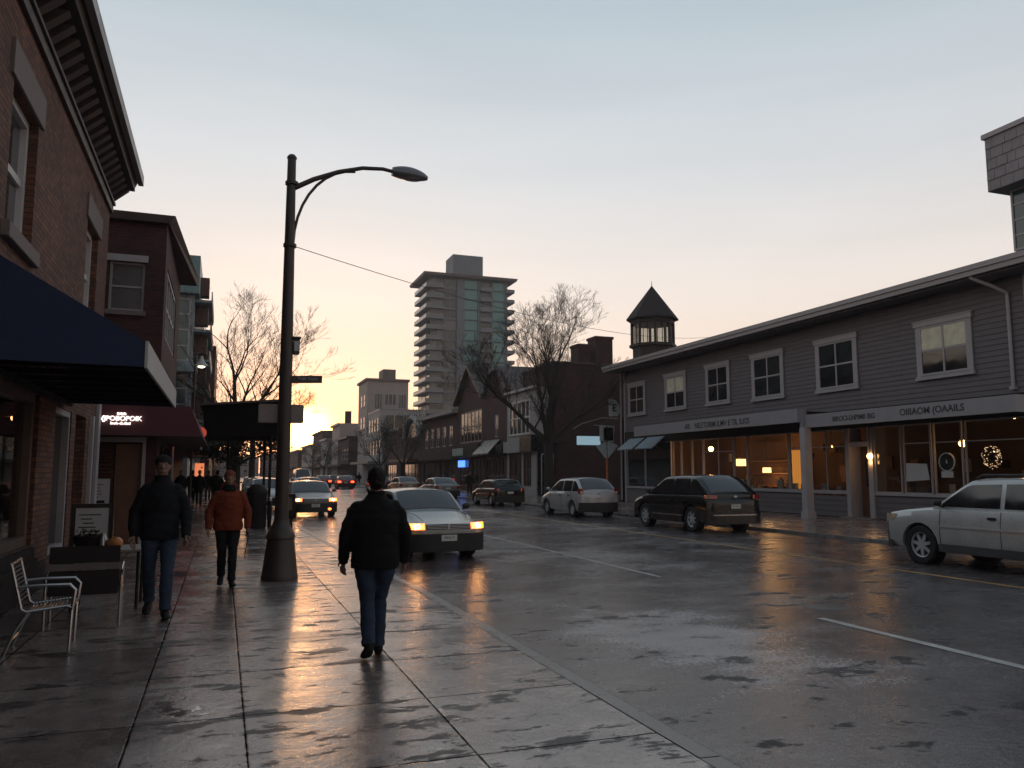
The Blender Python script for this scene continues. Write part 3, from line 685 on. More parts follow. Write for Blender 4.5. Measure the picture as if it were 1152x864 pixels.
    for i in range(26):
        y = 17.3 + i * .77 + random.uniform(-.15, .15); z = random.uniform(1.3, 2.9); w_, h_ = random.uniform(.18, .5), random.uniform(.15, .5)
        mt = random.choice([M['dark'], M['wood'], M['brick_far'], M['paper'], M['dark'], plain('amber_shade', (.35, .16, .05), .4)])
        MB().box(25.53, 25.597, y - w_ / 2, y + w_ / 2, z - h_ / 2, z + h_ / 2).build('wall_picture', mt, b)
    for i in range(22):
        y = 17.2 + i * .88 + random.uniform(-.2, .2); hh = random.uniform(.10, .42); ww2 = random.uniform(.05, .22)
        if 22.4 < y < 24.4: continue
        MB().box(22.42, 22.42 + ww2, y - ww2, y + ww2, .952, .952 + hh).build('window_display', random.choice([M['dark'], M['wood'], M['paper'], M['brick_far'], M['dark']]), b, bevel=.01)
    # small lean-to awnings over the far window pair
    for u0, u1 in ((37.1, 38.95), (39.3, 41.0)):
        MB().hexa([(21.95, u0, 3.55), (21.95, u1, 3.55), (21.15, u1, 2.92), (21.15, u0, 2.92), (21.95, u0, 3.60), (21.95, u1, 3.60), (21.12, u1, 2.97), (21.12, u0, 2.97)]).build('window_awning', plain('pale_blue_canvas', (.27, .33, .38), .7), b)
    return b
gb = grey_building()
glow_lamp((24.3, 31.1, 3.72), 'square', .17, 'square ceiling light at the top of the bright yellow shop window')
glow_lamp((23.5, 35.2, 2.87), 'ball', .13, 'round globe lamp hanging left of the ceiling light in the yellow shop')
glow_lamp((23.6, 32.9, 2.15), 'shade', .27, 'square cream lamp shade in the leftmost lit pane')
glow_lamp((24.6, 32.2, 1.78), 'shade', .20, 'flat cream lamp shade low in the middle of the yellow shop window')
glow_lamp((21.88, 22.80, 2.25), 'ball', .10, 'bright bulb shining beside the brown shop door', 8)
glow_lamp((22.3, 19.3, 2.59), 'ball', .11, 'bright bulb behind the glass above the pickup', 6)
glow_lamp((23.2, 18.15, 3.40), 'ball', .07, 'small warm bulb at the right edge of the shopfront', 4)
glow_lamp((24.2, 27.3, 2.75), 'ball', .04, 'small dim bulb in the window right of the white post', 6)
# shop goods: plants, tables, hanging curtain, wreath, notices
def vase_plant(loc, label, h=.35, leafy=True):
    o = empty('potted_plant', loc, label, 'plant', 'plants standing in the grey shop windows')
    x, y, z = loc
    MB().lathe([(.05, 0), (.08, .02), (.10, .15), (.085, .17)], loc, 14).build('pot', plain('pot_white', (.5, .45, .4), .5), o, sm=True)
    b = MB()
    for k in range(26):
        a = random.uniform(0, 2 * PI); r = random.uniform(.04, .16); zz = z + .18 + random.uniform(0, h); p = Vector((x + r * math.cos(a), y + r * math.sin(a), zz)); d = Vector((math.cos(a), math.sin(a), random.uniform(.2, 1))).normalized() * .07; s = Vector((-math.sin(a), math.cos(a), 0)) * .025
        b.add([p - d, p + s, p + d, p - s], [(0, 1, 2, 3)])
    b.build('foliage', plain('indoor_leaf', (.10, .09, .03), .6), o, fix=False)
for y, l in ((30.3, 'small potted plant at the left end of the bright shop window sill'), (29.75, 'pale potted plant second from the left on the bright sill'), (28.4, 'potted plant in the middle of the bright shop sill'), (28.0, 'potted plant right of centre on the bright shop sill'), (26.75, 'potted plant beside the glowing yellow curtain')):
    vase_plant((22.45, y, .95), l)
MB().box(22.3, 22.7, 24.3, 36.2, .86, .945).build('window_shelf', M['interior'], gb); MB().box(22.3, 22.7, 17.0, 22.5, .86, .945).build('window_shelf', M['interior'], gb)
cu = MB()
for i in range(14): cu.tube([(22.55 + .03 * math.sin(i * 2.1), 27.1 + i * .055, 1.0), (22.55 + .03 * math.sin(i * 2.1), 27.1 + i * .055, 2.6)], .035, 8)
tag(cu.build('curtain', emis('lit_curtain', (1, .42, .08), .55, (.7, .4, .15)), None, sm=True), 'glowing yellow curtain beside the white post of the grey building', 'curtain')  # light falling on the cloth is put in as its own glow
for i, (y, l) in enumerate(((28.2, 'dark shop table at the right of the bright shop'), (29.4, 'dark shop table in the middle of the bright shop'), (32.4, 'dark shop table in the room left of the bright shop'))):
    o = empty('shop_table', (24.6, y, 0), l, 'table', 'tables inside the grey building')
    MB().box(24.1, 25.2, y - .45, y + .45, .92, .98).build('table_top', M['wood'], o)
    for dx in (24.15, 25.1):
        for dy in (-.4, .36): MB().box(dx, dx + .05, y + dy, y + dy + .05, .02, .92).build('leg', M['dark'], o)
sh = empty('shelf_unit', (25.4, 32, 0), 'tall dark shelf unit along the back wall of the bright shop', 'shelf')
q = MB(); q.box(25.3, 25.59, 30.4, 34.3, .02, 3.2); q.build('cabinet', M['interior_dark'], sh)
for k in range(3): MB().box(25.1, 25.3, 30.5, 34.2, 1.0 + k * .6, 1.05 + k * .6).build('shelf', M['wood'], sh)
it = MB()
# notices in window
o = empty('window_notice', (21.9, 20.0, 1.5), 'white rectangular notice hung in the dark shop window', 'notice')
MB(FR).hexa([(19.98 + .35, .03, 1.42), (20.98 + .32, .03, 1.36), (20.98 + .32, .04, 1.36), (20.33, .04, 1.42), (20.42, .03, 1.95), (21.28, .03, 1.98), (21.28, .04, 1.98), (20.42, .04, 1.95)]).build('sheet', M['paper'], o)
o = empty('round_window_sign', (21.9, 19.6, 1.9), 'black round sign with pale rim and small plate below, in the window', 'sign')
MB(FR).lathe([(.001, .025), (.27, .025), (.27, .05), (.001, .05)], (19.62, 0, 2.0), 30, 'y').build('disc', M['black'], o)
MB(FR).lathe([(.27, .025), (.305, .025), (.305, .06), (.27, .06), (.27, .025)], (19.62, 0, 2.0), 30, 'y').build('rim', M['paper'], o)
MB(FR).box(19.4, 19.84, .03, .06, 1.50, 1.70).build('plate', M['paper'], o)
MB(FR).prism([(19.60, .052, 1.93), (19.66, .052, 1.99), (19.64, .052, 2.1), (19.59, .052, 2.02)], (0, .004, 0)).build('emblem', M['paper'], o)
wr = empty('twig_wreath', (22.2, 18.3, 2.1), 'round wreath with tiny fairy lights hanging in the right shop window', 'wreath')
b = MB(); bl = MB()
for k in range(230):
    a = random.uniform(0, 2 * PI); r = .36 * math.sqrt(random.uniform(.12, 1)); y0, z0 = 18.15 + r * math.cos(a), 2.12 + r * math.sin(a); a2 = a + random.uniform(.3, 1.2); r2 = min(.37, r + random.uniform(-.1, .1))
    if k < 130: b.tube([(22.15 + random.uniform(-.04, .04), y0, z0), (22.15, 18.15 + r2 * math.cos(a2), 2.12 + r2 * math.sin(a2))], .005, 3, False)
    if k < 85: bl.ell((22.12, y0, z0), (.008, .008, .008), 5, 3)
b.build('twigs', M['bark'], wr, fix=False); bl.build('fairy_lights', emis('fairy_glow', (1, .62, .35), 5), wr, fix=False)
# cupola standing behind the roof
def cupola():
    cx, cy = 27.6, 48.0; b = empty('cupola', (cx, cy, 9), 'dark octagonal cupola with pointed roof and lit sky through its windows', 'cupola'); k = 48 / 46
    def octo(r, z): return [(cx + r * math.cos(PI / 8 + i * PI / 4), cy + r * math.sin(PI / 8 + i * PI / 4), z) for i in range(8)]
    MB().rings([octo(1.38, 6.0), octo(1.38, 10.2), octo(1.62, 10.22), octo(1.62, 10.4)]).build('base', plain('cupola_paint', (.030, .022, .021), .7), b)
    fr = MB()
    for i in range(8):
        a = PI / 8 + i * PI / 4; p = (cx + 1.42 * math.cos(a), cy + 1.42 * math.sin(a)); fr.tube([(*p, 10.3), (*p, 12.1)], .10, 6)
        am = a + PI / 8; q0 = Vector((cx + 1.31 * math.cos(am), cy + 1.31 * math.sin(am), 0)); fr.tube([q0 + Vector((0, 0, 10.3)), q0 + Vector((0, 0, 12.1))], .03, 4)
    fr.rings([octo(1.5, 11.82), octo(1.5, 12.15)]); fr.build('frame', plain('cupola_paint', (.030, .022, .021), .7), b)
    for i in range(8):
        a0 = PI / 8 + i * PI / 4; a1 = a0 + PI / 4; P = [(cx + 1.36 * math.cos(a), cy + 1.36 * math.sin(a)) for a in (a0, a1)]
        MB().prism([(*P[0], 10.4), (*P[1], 10.4), (*P[1], 11.82), (*P[0], 11.82)], (.012 * math.cos(a0 + PI / 8), .012 * math.sin(a0 + PI / 8), 0)).build('pane', M['clear'], b)
    MB().rings([octo(1.78, 12.1), octo(1.80, 12.2), octo(.03, 14.55)]).build('roof', plain('cupola_roof', (.028, .02, .02), .9, bumpy=.4, scale=8), b)
    MB().tube([(cx, cy, 14.5), (cx, cy, 14.95)], [.03, .008], 6).build('finial', M['dark'], b)
cupola()
# shingled tower at far right
def rtower():
    b = empty('shingled_tower', (25, 17, 0), 'shingle clad tower block with glazed storey rising behind the grey roof', 'tower')
    MB().box(25.35, 30, 12.5, 19.35, 6, 9.2).build('base', M['siding'], b)
    c = MB().box(24.7, 31, 11.5, 19.72, 11.35, 13.25).build('shingle_box', plain('shingle_grey', (.24, .225, .24), .8), b)
    MB().box(24.62, 31.1, 11.4, 19.8, 13.25, 13.42).build('capping', M['trim'], c)
    sh = MB(); z = 11.36; r = 0
    while z < 13.2:
        y = 11.5 - (r % 2) * .2
        while y < 19.7:
            w_ = random.uniform(.30, .5); d = random.uniform(.012, .03); y1 = min(y + w_, 19.71)
            sh.hexa([(24.7 - d - .012, max(y, 11.5), z), (24.7 - d - .012, y1 - .015, z), (24.699, y1 - .015, z), (24.699, max(y, 11.5), z), (24.7 - .008, max(y, 11.5), z + .37), (24.7 - .008, y1 - .015, z + .37), (24.699, y1 - .015, z + .37), (24.699, max(y, 11.5), z + .37)]); y += w_
        z += .375; r += 1
    sh.build('shingles', plain('shingle_grey2', (.23, .215, .23), .8, var=.3, scale=1.5), c, fix=False)
    f = frame((25.3, 0, 0), (0, 1, 0), (-1, 0, 0))
    MB(f).box(12.5, 19.35, -4, -.08, 9.2, 11.35).build('glazed_storey', M['glass_teal'], b)
    y = 19.35
    while y > 12.6: window(f, y - 1.35, y, 9.2, 11.35, b, M['trim'], M['glass_teal'], y=0, fw=.07, nx=2, nz=4); y -= 1.4
rtower()
# ------------------------------------------------------------------ right row beyond the gap
def rowb(name, label, y0, y1, ztop, mat, x=22.0, depth=12, cat='building', holes=(), t=.35):
    b = empty(name, (x, y0, 0), label, cat)
    f = frame((x, 0, 0), (0, 1, 0), (-1, 0, 0))
    w = wall_mb(f, y0, y1, 0, ztop, list(holes), t)
    w.m = Matrix.Identity(4)
    w.box(x + t, x + depth, y0, y0 + .2, 0, ztop).box(x + t, x + depth, y1 - .2, y1, 0, ztop).box(x + depth - .2, x + depth, y0, y1, 0, ztop).box(x + t, x + depth, y0 + .2, y1 - .2, ztop - .25, ztop - .1)
    w.box(x + 1.2, x + 1.3, y0 + .2, y1 - .2, 0, ztop - .3)
    w.build('wall', mat, b, fix=False); return b, f
# dark brick building with two chimneys
b, f = rowb('brick_warehouse', 'tall dark brick building with blank end wall and two chimneys, right of the street tree', 55.6, 62.3, 9.95, M['brick_dark'], x=23.4, depth=20)
MB().box(23.3, 43.5, 55.5, 62.4, 9.952, 10.1).build('coping', M['cornice'], b)
for x0, x1, z1 in ((26.1, 27.1, 11.8), (27.6, 29.1, 12.5)):
    c = MB().box(x0, x1, 57, 58.5, 9.0, z1 - .2).build('chimney', M['brick_dark'], b); MB().box(x0 - .08, x1 + .08, 56.92, 58.58, z1 - .2, z1).build('chimney_cap', M['brick_dark'], c)
# white clapboard bay front
H = [(56.9, 61.6, 4.6, 7.3), (56.8, 58.6, .6, 3.2), (58.9, 61.9, .6, 3.2)]
b, f = rowb('white_bay_building', 'pale clapboard shop with a wide multi pane upper window and white fascia', 55.7, 62.3, 8.1, M['pale'], x=22.0, depth=1.38, holes=H)
window(f, *H[0], b, M['white'], M['glass'], y=.02, fw=.14, nx=5, nz=2, fd=.14)
for h in H[1:]: window(f, *h, b, plain('shop_wood', (.16, .07, .045), .6), M['glass'], y=-.1, fw=.09, nx=3, nz=1, name='shop_window')
MB(f).box(55.75, 62.3, .002, .30, 8.0, 8.2).build('cornice', M['trim'], b)
MB(f).box(58.2, 62.3, .002, .35, 3.25, 4.15).build('sign_board', M['pale'], b)
MB(f).box(55.7, 58.18, .002, .45, 3.25, 4.5).build('dark_fascia', M['black'], b)
MB().box(22.0, 23.38, 55.45, 55.69, 0, 4.5).build('dark_shopfront', M['black'], b)
MB().box(22.25, 22.32, 55.40, 55.45, .1, 3.0).box(23.2, 23.27, 55.40, 55.45, .1, 3.0).box(22.25, 23.27, 55.40, 55.45, 3.0, 3.07).build('door_frame', M['trim'], b)
tag(MB().box(22.6, 23.0, 55.35, 55.39, .9, 1.7).build('wall_poster', M['paper'], None), 'small pale poster on the dark shopfront beside the street tree', 'poster')
# red brick with arched parapet and slim lit window
H = [(64.6, 65.6, 4.7, 6.6), (63, 68.2, .5, 3.1)]
b, f = rowb('arched_brick_shop', 'red brick shop with curved parapet and one slim upstairs window', 62.35, 68.5, 8.2, M['brick_far'], holes=H)
window(f, *H[0], b, M['trim'], M['glass'], y=-.06, fw=.09, nx=2, nz=2); window(f, *H[1], b, plain('shop_wood', (.16, .07, .045), .6), M['glass'], y=-.1, fw=.09, nx=6, nz=1, name='shop_window')
arc = [(22.0 - .02, 62.35, 8.2)] + [(21.98, 62.35 + 6.15 * i / 14, 8.2 + .35 + 2.0 * math.sin(PI * i / 14) ** 1.3) for i in range(15)] + [(21.98, 68.5, 8.2)]
MB().prism(arc, (.4, 0, 0)).build('parapet', M['brick_far'], b)
MB().tube([(21.9, p[1], p[2]) for p in arc[1:-1]], .16, 6).build('coping', M['cornice'], b)
MB(f).box(62.4, 68.5, .002, .5, 3.15, 4.0).build('sign_board', M['dark'], b)
MB().hexa([(21.98, 64, 3.9), (21.98, 68.4, 3.9), (20.9, 68.4, 3.2), (20.9, 64, 3.2), (21.98, 64, 4.5), (21.98, 68.4, 4.5), (20.85, 68.4, 3.3), (20.85, 64, 3.3)]).build('awning', M['black'], b)
# gabled brick
H = [(69.2, 76.2, 4.5, 7.5), (69, 72.5, .4, 3.0), (73, 76.6, .4, 3.0)]
b, f = rowb('gabled_brick_shop', 'brick shop with steep street gable and a row of tall upstairs windows reflecting sunset', 68.55, 77, 8.4, M['brick_far'], holes=H)
window(f, *H[0], b, plain('pinkish_trim', (.30, .21, .19), .6), M['glass'], y=-.06, fw=.14, nx=6, nz=2)
for h in H[1:]: window(f, *h, b, plain('shop_wood', (.16, .07, .045), .6), M['glass'], y=-.1, fw=.09, nx=3, nz=1, name='shop_window')
MB().prism([(22, 68.55, 8.4), (22, 77, 8.4), (22, 72.8, 11.6)], (9, 0, 0)).build('gable', M['brick_far'], b)
for ya, za in ((68.1, 8.25), (77.4, 8.25)):
    MB().hexa([(21.5, ya, za), (31, ya, za), (31, 72.8, 11.62), (21.5, 72.8, 11.62), (21.5, ya, za + .35), (31, ya, za + .35), (31, 72.8, 12.0), (21.5, 72.8, 12.0)]).build('roof', M['cornice'], b)
MB(f).box(68.6, 77, .002, .55, 3.1, 4.3).build('sign_board', M['dark'], b)
MB(f).box(73.2, 76.9, .56, .62, 3.3, 4.0).build('sign_panel', plain('mint_sign', (.28, .36, .33), .5), b)
MB(f).box(74.4, 76.6, .02, .10, 2.2, 2.85).build('blue_lit_sign', emis('blue_sign', (.06, .22, 1), 2.2), b)
# low brick with five windows
H = [(79 + i * 2.6, 80.5 + i * 2.6, 4.4, 6.5) for i in range(5)] + [(78, 84, .5, 2.8), (85, 91.5, .5, 2.8)]
b, f = rowb('low_brick_shop', 'long low brick shop with five upstairs windows and pale flat cornice', 77.05, 92.5, 7.7, M['brick_far'], holes=H)
for h in H[:5]: window(f, *h, b, M['trim'], M['glass'], y=-.06, fw=.12, nx=2, nz=2)
for h in H[5:]: window(f, *h, b, M['dark'], M['glass'], y=-.1, fw=.1, nx=4, nz=1, name='shop_window')
MB(f).box(77.0, 92.6, .002, .7, 7.62, 8.0).build('cornice', M['beige'], b)
MB(f).box(77.2, 92, .002, .6, 3.0, 3.7).build('sign_board', M['dark'], b)
# the next ones, smaller and smaller in the picture
b, f = rowb('round_sign_shop', 'low dark shop with a white arched sign frame, below the midrise', 92.6, 106, 6.3, M['brick_dark'], holes=[(94, 104, .5, 2.8)])
window(f, 94, 104, .5, 2.8, b, M['dark'], M['glass'], y=-.1, fw=.1, nx=5, nz=1, name='shop_window')
arch = [(21.7 - .0, 97 + 4.0 * math.cos(a * PI / 12), 6.0 + 2.4 * math.sin(a * PI / 12)) for a in range(13)]
MB().tube(arch, .28, 8).build('arch', M['pale'], b, sm=True); MB().prism([(21.95, y, z) for _, y, z in arch], (.2, 0, 0)).build('arch_panel', M['black'], b)
MB(f).box(93, 105, .002, 1.5, 3.0, 3.35).build('awning', M['wood'], b)
b, f = rowb('brick_corner_shop', 'plain brick shop between the white building and the arched sign', 106.1, 115.5, 7.6, M['brick_far'], holes=[(107, 114.5, .5, 2.8)])
window(f, 107, 114.5, .5, 2.8, b, M['dark'], M['glass'], y=-.1, fw=.1, nx=5, nz=1, name='shop_window')
MB(f).box(106.1, 115.5, .002, .4, 7.3, 7.65).build('cornice', M['beige'], b)
H = [(117.2 + i * 2.5, 118.6 + i * 2.5, 4.2, 6.6) for i in range(6)]
b, f = rowb('white_building', 'off white rendered building with five slim windows over a grey canopy', 115.6, 132.5, 7.4, M['pale'], x=21.6, holes=H)
for h in H: window(f, *h, b, M['trim'], M['glass'], y=-.06, fw=.14, nx=1, nz=2)
MB().box(22.4, 29.6, 122, 132.4, 7.41, 11.2).build('upper_storey', M['pale'], b)
for i in range(4): window(frame((22.4, 0, 0), (0, 1, 0), (-1, 0, 0)), 122.8 + i * 2.4, 124.4 + i * 2.4, 8.0, 10.2, b, M['trim'], M['glass'], y=.03, fw=.14)
MB(f).box(115.6, 132.5, .002, 2.0, 3.0, 3.35).box(122, 132.4, -8.1, -.75, 11.2, 11.45).build('canopy', M['gutter'], b)
window(frame((0, 121.9, 0), (1, 0, 0), (0, -1, 0)), 23.2, 27.5, 8.2, 10.6, b, M['trim'], M['glass'], y=.03, fw=.14, nx=3, nz=1)
mr = empty('beige_midrise', (22, 134, 0), 'beige flat roofed midrise with a roof box, just left of the tower', 'building')
MB().box(22.4, 29.4, 134, 143, 0, 17.1).build('wall', M['beige'], mr); MB().box(22.1, 29.6, 133.7, 143.3, 17.1, 17.5).build('roof', M['stone'], mr)
MB().box(25.4, 27.6, 136, 140, 17.5, 19.4).build('roof_box', M['stone'], mr)
f = frame((0, 134, 0), (1, 0, 0), (0, -1, 0))
for u0, u1, z0, z1 in ((23.6, 25.0, 12.2, 15), (25.3, 27.4, 13, 15), (27.7, 29.1, 12.4, 15), (24, 29, 9.6, 11.6)): window(f, u0, u1, z0, z1, mr, M['trim'], M['glass'], y=.04, fw=.15, nx=3, nz=1)
f = frame((22.4, 0, 0), (0, 1, 0), (-1, 0, 0))
for i in range(2):
    for z0 in (12.8, 9): window(f, 135.5 + i * 2.9, 137.5 + i * 2.9, z0, z0 + 2.2, mr, M['trim'], M['glass'], y=.04, fw=.15)
farr = [(150.6, 166, 8.5, 'brick_dark', 'dark brick shop beyond the beige midrise', 22), (166.2, 178, 11.8, 'beige', 'beige balconied block far down the right side', 22.3), (178.2, 192, 9.2, 'pale', 'small white gabled block far down the street', 21.5),
        (192.3, 215, 11.6, 'brick_dark', 'red brown brick block far down the right side, below the sunset', 22), (216, 245, 9.2, 'beige', 'low beige block near the end of the street', 22), (246, 300, 8.5, 'brick_far', 'long low brick block at the end of the street', 21)]
for y0, y1, z, mm, lab, x in farr:
    hs = [(y0 + 1 + i * 3.4, y0 + 2.9 + i * 3.4, 4.2, 6.2) for i in range(int((y1 - y0 - 2) / 3.4))]
    b, f = rowb('far_shop', lab, y0, y1, z, M[mm], x=x, holes=hs)
    for h in hs: window(f, *h, b, M['trim'], M['glass'], y=-.08, fw=.16)
    MB(f).box(y0, y1, .002, .5, z - .4, z + .02).build('cornice', M['trim'] if mm != 'brick_dark' else M['cornice'], b); MB(f).box(y0, y1, .002, 1.6, 2.9, 3.25).build('awning', M['dark'], b)
tag(MB().box(24, 25.2, 170, 171.2, 11.6, 14.6).build('chimney_stack', M['brick_dark'], None), 'slim square chimney on the far beige block', 'chimney')
# closing the view at the end of the street and down the left side
for i, (x0, x1, y0, y1, z, mm, lab) in enumerate(((-12, 4, 330, 350, 10, 'brick_dark', 'dark block closing the end of the street on the left'), (4.5, 14, 345, 365, 8, 'beige', 'beige block closing the end of the street under the sun'), (15, 30, 335, 360, 9, 'brick_far', 'brick block closing the end of the street on the right'),
        (-16, -1.4, 93, 125, 14.0, 'condo', 'brown block with flat roof past the condominium, left side'), (-16, -1.2, 126, 200, 9, 'brick_dark', 'long dark row of shops far down the left side'))):
    b = empty('far_block', ((x0 + x1) / 2, y0, 0), lab, 'building')
    mt = plain('condo_brown_panel', (.10, .045, .03), .6) if mm == 'condo' else M[mm]
    MB().box(x0, x1, y0, y1, 0, z).build('wall', mt, b); MB().box(x0 - .2, x1 + .2, y0 - .2, y1 + .2, z, z + .3).build('roof', M['cornice'], b)
    f = frame((0, y0, 0), (1, 0, 0), (0, -1, 0)); n = int((x1 - x0 - 1) / 2.6)
    for j in range(n):
        for q in range(int(z / 3.2)): window(f, x0 + 1 + j * 2.6, x0 + 2.4 + j * 2.6, 1 + q * 3.1, 2.8 + q * 3.1, b, M['trim'], M['glass'], y=.05, fw=.12)
# skyline filling behind the right row
for i, (x0, x1, y0, y1, z, lab) in enumerate(((34, 60, 60, 80, 7, 'low dark block behind the brick warehouse'), (36, 70, 20, 45, 6.5, 'low dark block behind the grey clapboard building'), (36, 60, 140, 170, 11, 'dark block behind the beige midrise'))):
    b = MB().box(x0, x1, y0, y1, 0, z).build('back_block', M['brick_dark'], None); tag(b, lab, 'building')
# ------------------------------------------------------------------ apartment tower
def tower():
    x0, x1, y0, y1 = 53.2, 76.0, 215, 229
    b = empty('apartment_tower', (65, 215, 0), 'tall residential tower with wrap round balconies and overhanging flat roof', 'tower')
    W = MB().box(x0, x1, y0, y1, 0, 56.5); W.box(x0 + 7.39, x0 + 9.63, y0 - .9, y0 - .002, 0, 56).box(x0 + 13.66, x0 + 14.11, y0 - .7, y0 - .002, 0, 56).box(x0 + 17.70, x0 + 18.14, y0 - .6, y0 - .002, 0, 56)
    W.build('wall', M['concrete'], b)
    MB().hexa([(x0 - 2.4, y0 - 2.5, 56.6), (x1 + 2.0, y0 - 2.5, 56.6), (x1 + 2.0, y1 + 2, 56.6), (x0 - 2.4, y1 + 2, 56.6), (x0 - 2.6, y0 - 2.7, 57.3), (x1 + 2.2, y0 - 2.7, 57.3), (x1 + 2.2, y1 + 2.2, 57.3), (x0 - 2.6, y1 + 2.2, 57.3)]).build('roof', plain('roof_edge', (.13, .10, .10), .7), b)
    MB().box(x0 + 6.94, x0 + 15.90, y0 + 2, y0 + 10, 57.3, 64.2).build('roof_box', M['concrete'], b)
    n = 19; h = 56.2 / n; tl = glass_dark('tower_teal_glass', (.05, .22, .22), .10); gl = glass_dark('balcony_glass', (.10, .12, .13), .12); dk = M['glass']; cu_ = plain('drawn_curtain', (.20, .18, .17), .5); slab = plain('balcony_slab', (.20, .20, .22), .8)
    f = frame((0, y0, 0), (1, 0, 0), (0, -1, 0)); fl = frame((x0, 0, 0), (0, 1, 0), (-1, 0, 0)); rr_ = random.Random(3)
    for i in range(n):
        z = i * h + .35
        if z < 7: continue
        pk = lambda: cu_ if rr_.random() < .3 else (gl if rr_.random() < .4 else dk)
        MB().box(x0 - 1.7, x0 + 3.36, y0 - 1.6, y0 - .003, z - .30, z).box(x0 - 1.7, x0 - .003, y0, y1 - 1, z - .30, z).build('balcony', slab, b)
        MB().box(x0 - 1.7, x0 + 3.36, y0 - 1.6, y0 - 1.54, z, z + .95).box(x0 - 1.7, x0 - 1.64, y0 - 1.54, y1 - 1, z, z + .95).build('balustrade', gl, b)
        for a_, c_ in ((.3, 1.7), (1.8, 3.4)): MB(f).box(x0 + a_, x0 + c_, .01, .05, z + .2, z + 2.5).build('window', pk(), b)
        w_ = MB(f).box(x0 + 3.70, x0 + 7.28, .01, .25, z + .35, z + 2.45).build('window_bay', pk(), b); MB(f).box(x0 + 3.58, x0 + 7.37, .0, .30, z - .3, z + .33).build('spandrel', slab, w_)
        MB(f).box(x0 + 5.43, x0 + 5.54, .25, .29, z + .35, z + 2.45).build('mullion', M['gutter'], w_)
        MB(f).box(x0 + 9.80, x0 + 13.55, .02, .35, z + .15, z + 2.7).build('teal_bay', tl, b)
        MB().box(x0 + 14.22, x0 + 17.58, y0 - 1.4, y0 - .003, z - .28, z + .85).build('balcony_box', slab, b)
        MB(f).box(x0 + 14.34, x0 + 17.47, .01, .05, z + .9, z + 2.5).build('window', dk, b)
        (MB(f).box(x0 + 18.26, x0 + 21.50, .02, .35, z + .2, z + 2.7)).build('teal_bay', tl if i > 8 else gl, b)
        MB().box(x1 - .6, x1 + 1.7, y0 - 1.4, y0 + 8, z - .3, z + .7).build('side_balcony', slab, b)
        for q in range(3): MB(fl).box(y0 + .6 + q * 4.4, y0 + 4.2 + q * 4.4, .01, .05, z + .1, z + 2.45).build('side_window', pk(), b)
tower()

# ------------------------------------------------------------------ bare trees
def bare_tree(name, loc, h, spread, label, trunk_r, fork, seed, levels=6, forks=None, lean=(0, 0), group='bare street trees', leaf=None, kmin=3):
    rnd = random.Random(seed); tr = MB(); br = MB(); x, y, z = loc; tips = []
    root = empty(name, loc, label, 'tree', group)
    def grow(p, d, L, r, lev):
        n = 4 if lev < 3 else 3; pts = [p]; rad = [r]; q = p.copy(); dd = d.copy()
        for i in range(n):
            wv = .10 + .05 * lev
            dd = (dd + Vector((rnd.uniform(-wv, wv), rnd.uniform(-wv, wv), rnd.uniform(-wv * .4, wv * .7)))).normalized()
            q = q + dd * L / n; pts.append(q.copy()); rad.append(max(.0052, r * (1 - .42 * (i + 1) / n)))
        br.tube(pts, rad, 7 if lev == 0 else (5 if lev < 3 else 3), caps=False)
        if lev >= levels: tips.append(q); return
        k = rnd.choice([2, 3]) if lev > 0 else 3
        for j in range(k):
            a = rnd.uniform(0, 2 * PI); sp = rnd.uniform(.30, .62) if j else rnd.uniform(.08, .25)
            side = Vector((math.cos(a), math.sin(a), 0)); nd = (dd * math.cos(sp) + (side - dd * side.dot(dd)).normalized() * math.sin(sp)); nd = (nd + Vector((0, 0, .06))).normalized()
            grow(q, nd, L * rnd.uniform(.62, .82), rad[-1] * (.95 if j == 0 else .7), lev + 1)
        for i in range(1, n):                                         # side shoots
            if lev > 0 or True:
                a = rnd.uniform(0, 2 * PI); side = Vector((math.cos(a), math.sin(a), .5)).normalized()
                if rnd.random() < .65: grow(pts[i], (dd * .6 + side * .7).normalized(), L * rnd.uniform(.38, .55), rad[i] * .45, min(levels, lev + 2))
    p0 = Vector(loc); p1 = Vector((x + lean[0], y + lean[1], z + fork))
    tr.tube([p0, p0.lerp(p1, .05), p0.lerp(p1, .3), p0.lerp(p1, .7), p1], [trunk_r * 1.6, trunk_r * 1.15, trunk_r, trunk_r * .9, trunk_r * .85], 10)
    for (d, L, r) in forks: grow(p1, Vector(d).normalized(), L, r, 0)
    tr.build('trunk', M['bark'], root, sm=True); br.build('crown', M['bark'], root, fix=False)
    if leaf:
        lf = MB()
        for q in tips:
            if rnd.random() < leaf[1]:
                for _ in range(leaf[2]):
                    c = q + Vector([rnd.gauss(0, .25) for _ in range(3)]); a = Vector([rnd.uniform(-1, 1) for _ in range(3)]).normalized() * .07; e = a.cross(Vector([rnd.uniform(-1, 1) for _ in range(3)])).normalized() * .05
                    lf.add([c - a, c - e, c + a, c + e], [(0, 1, 2, 3)])
        lf.build('foliage', leaf[0], root, fix=False)
    return root
bare_tree('bare_tree', (17.4, 42, 0), 12, 4, 'large bare tree in front of the brick warehouse, right side', .30, 3.3, 14, levels=7,
          forks=[((.05, 0, 1), 2.6, .20), ((-.85, .1, .8), 2.3, .18), ((.9, -.1, .8), 2.3, .16), ((-.4, -.3, 1), 2.5, .16), ((.45, .3, 1), 2.5, .16)], lean=(-.1, 0))
leafred = plain('russet_leaf', (.22, .05, .025), .6)
darkleaf = plain('dark_leaf', (.035, .032, .018), .7)
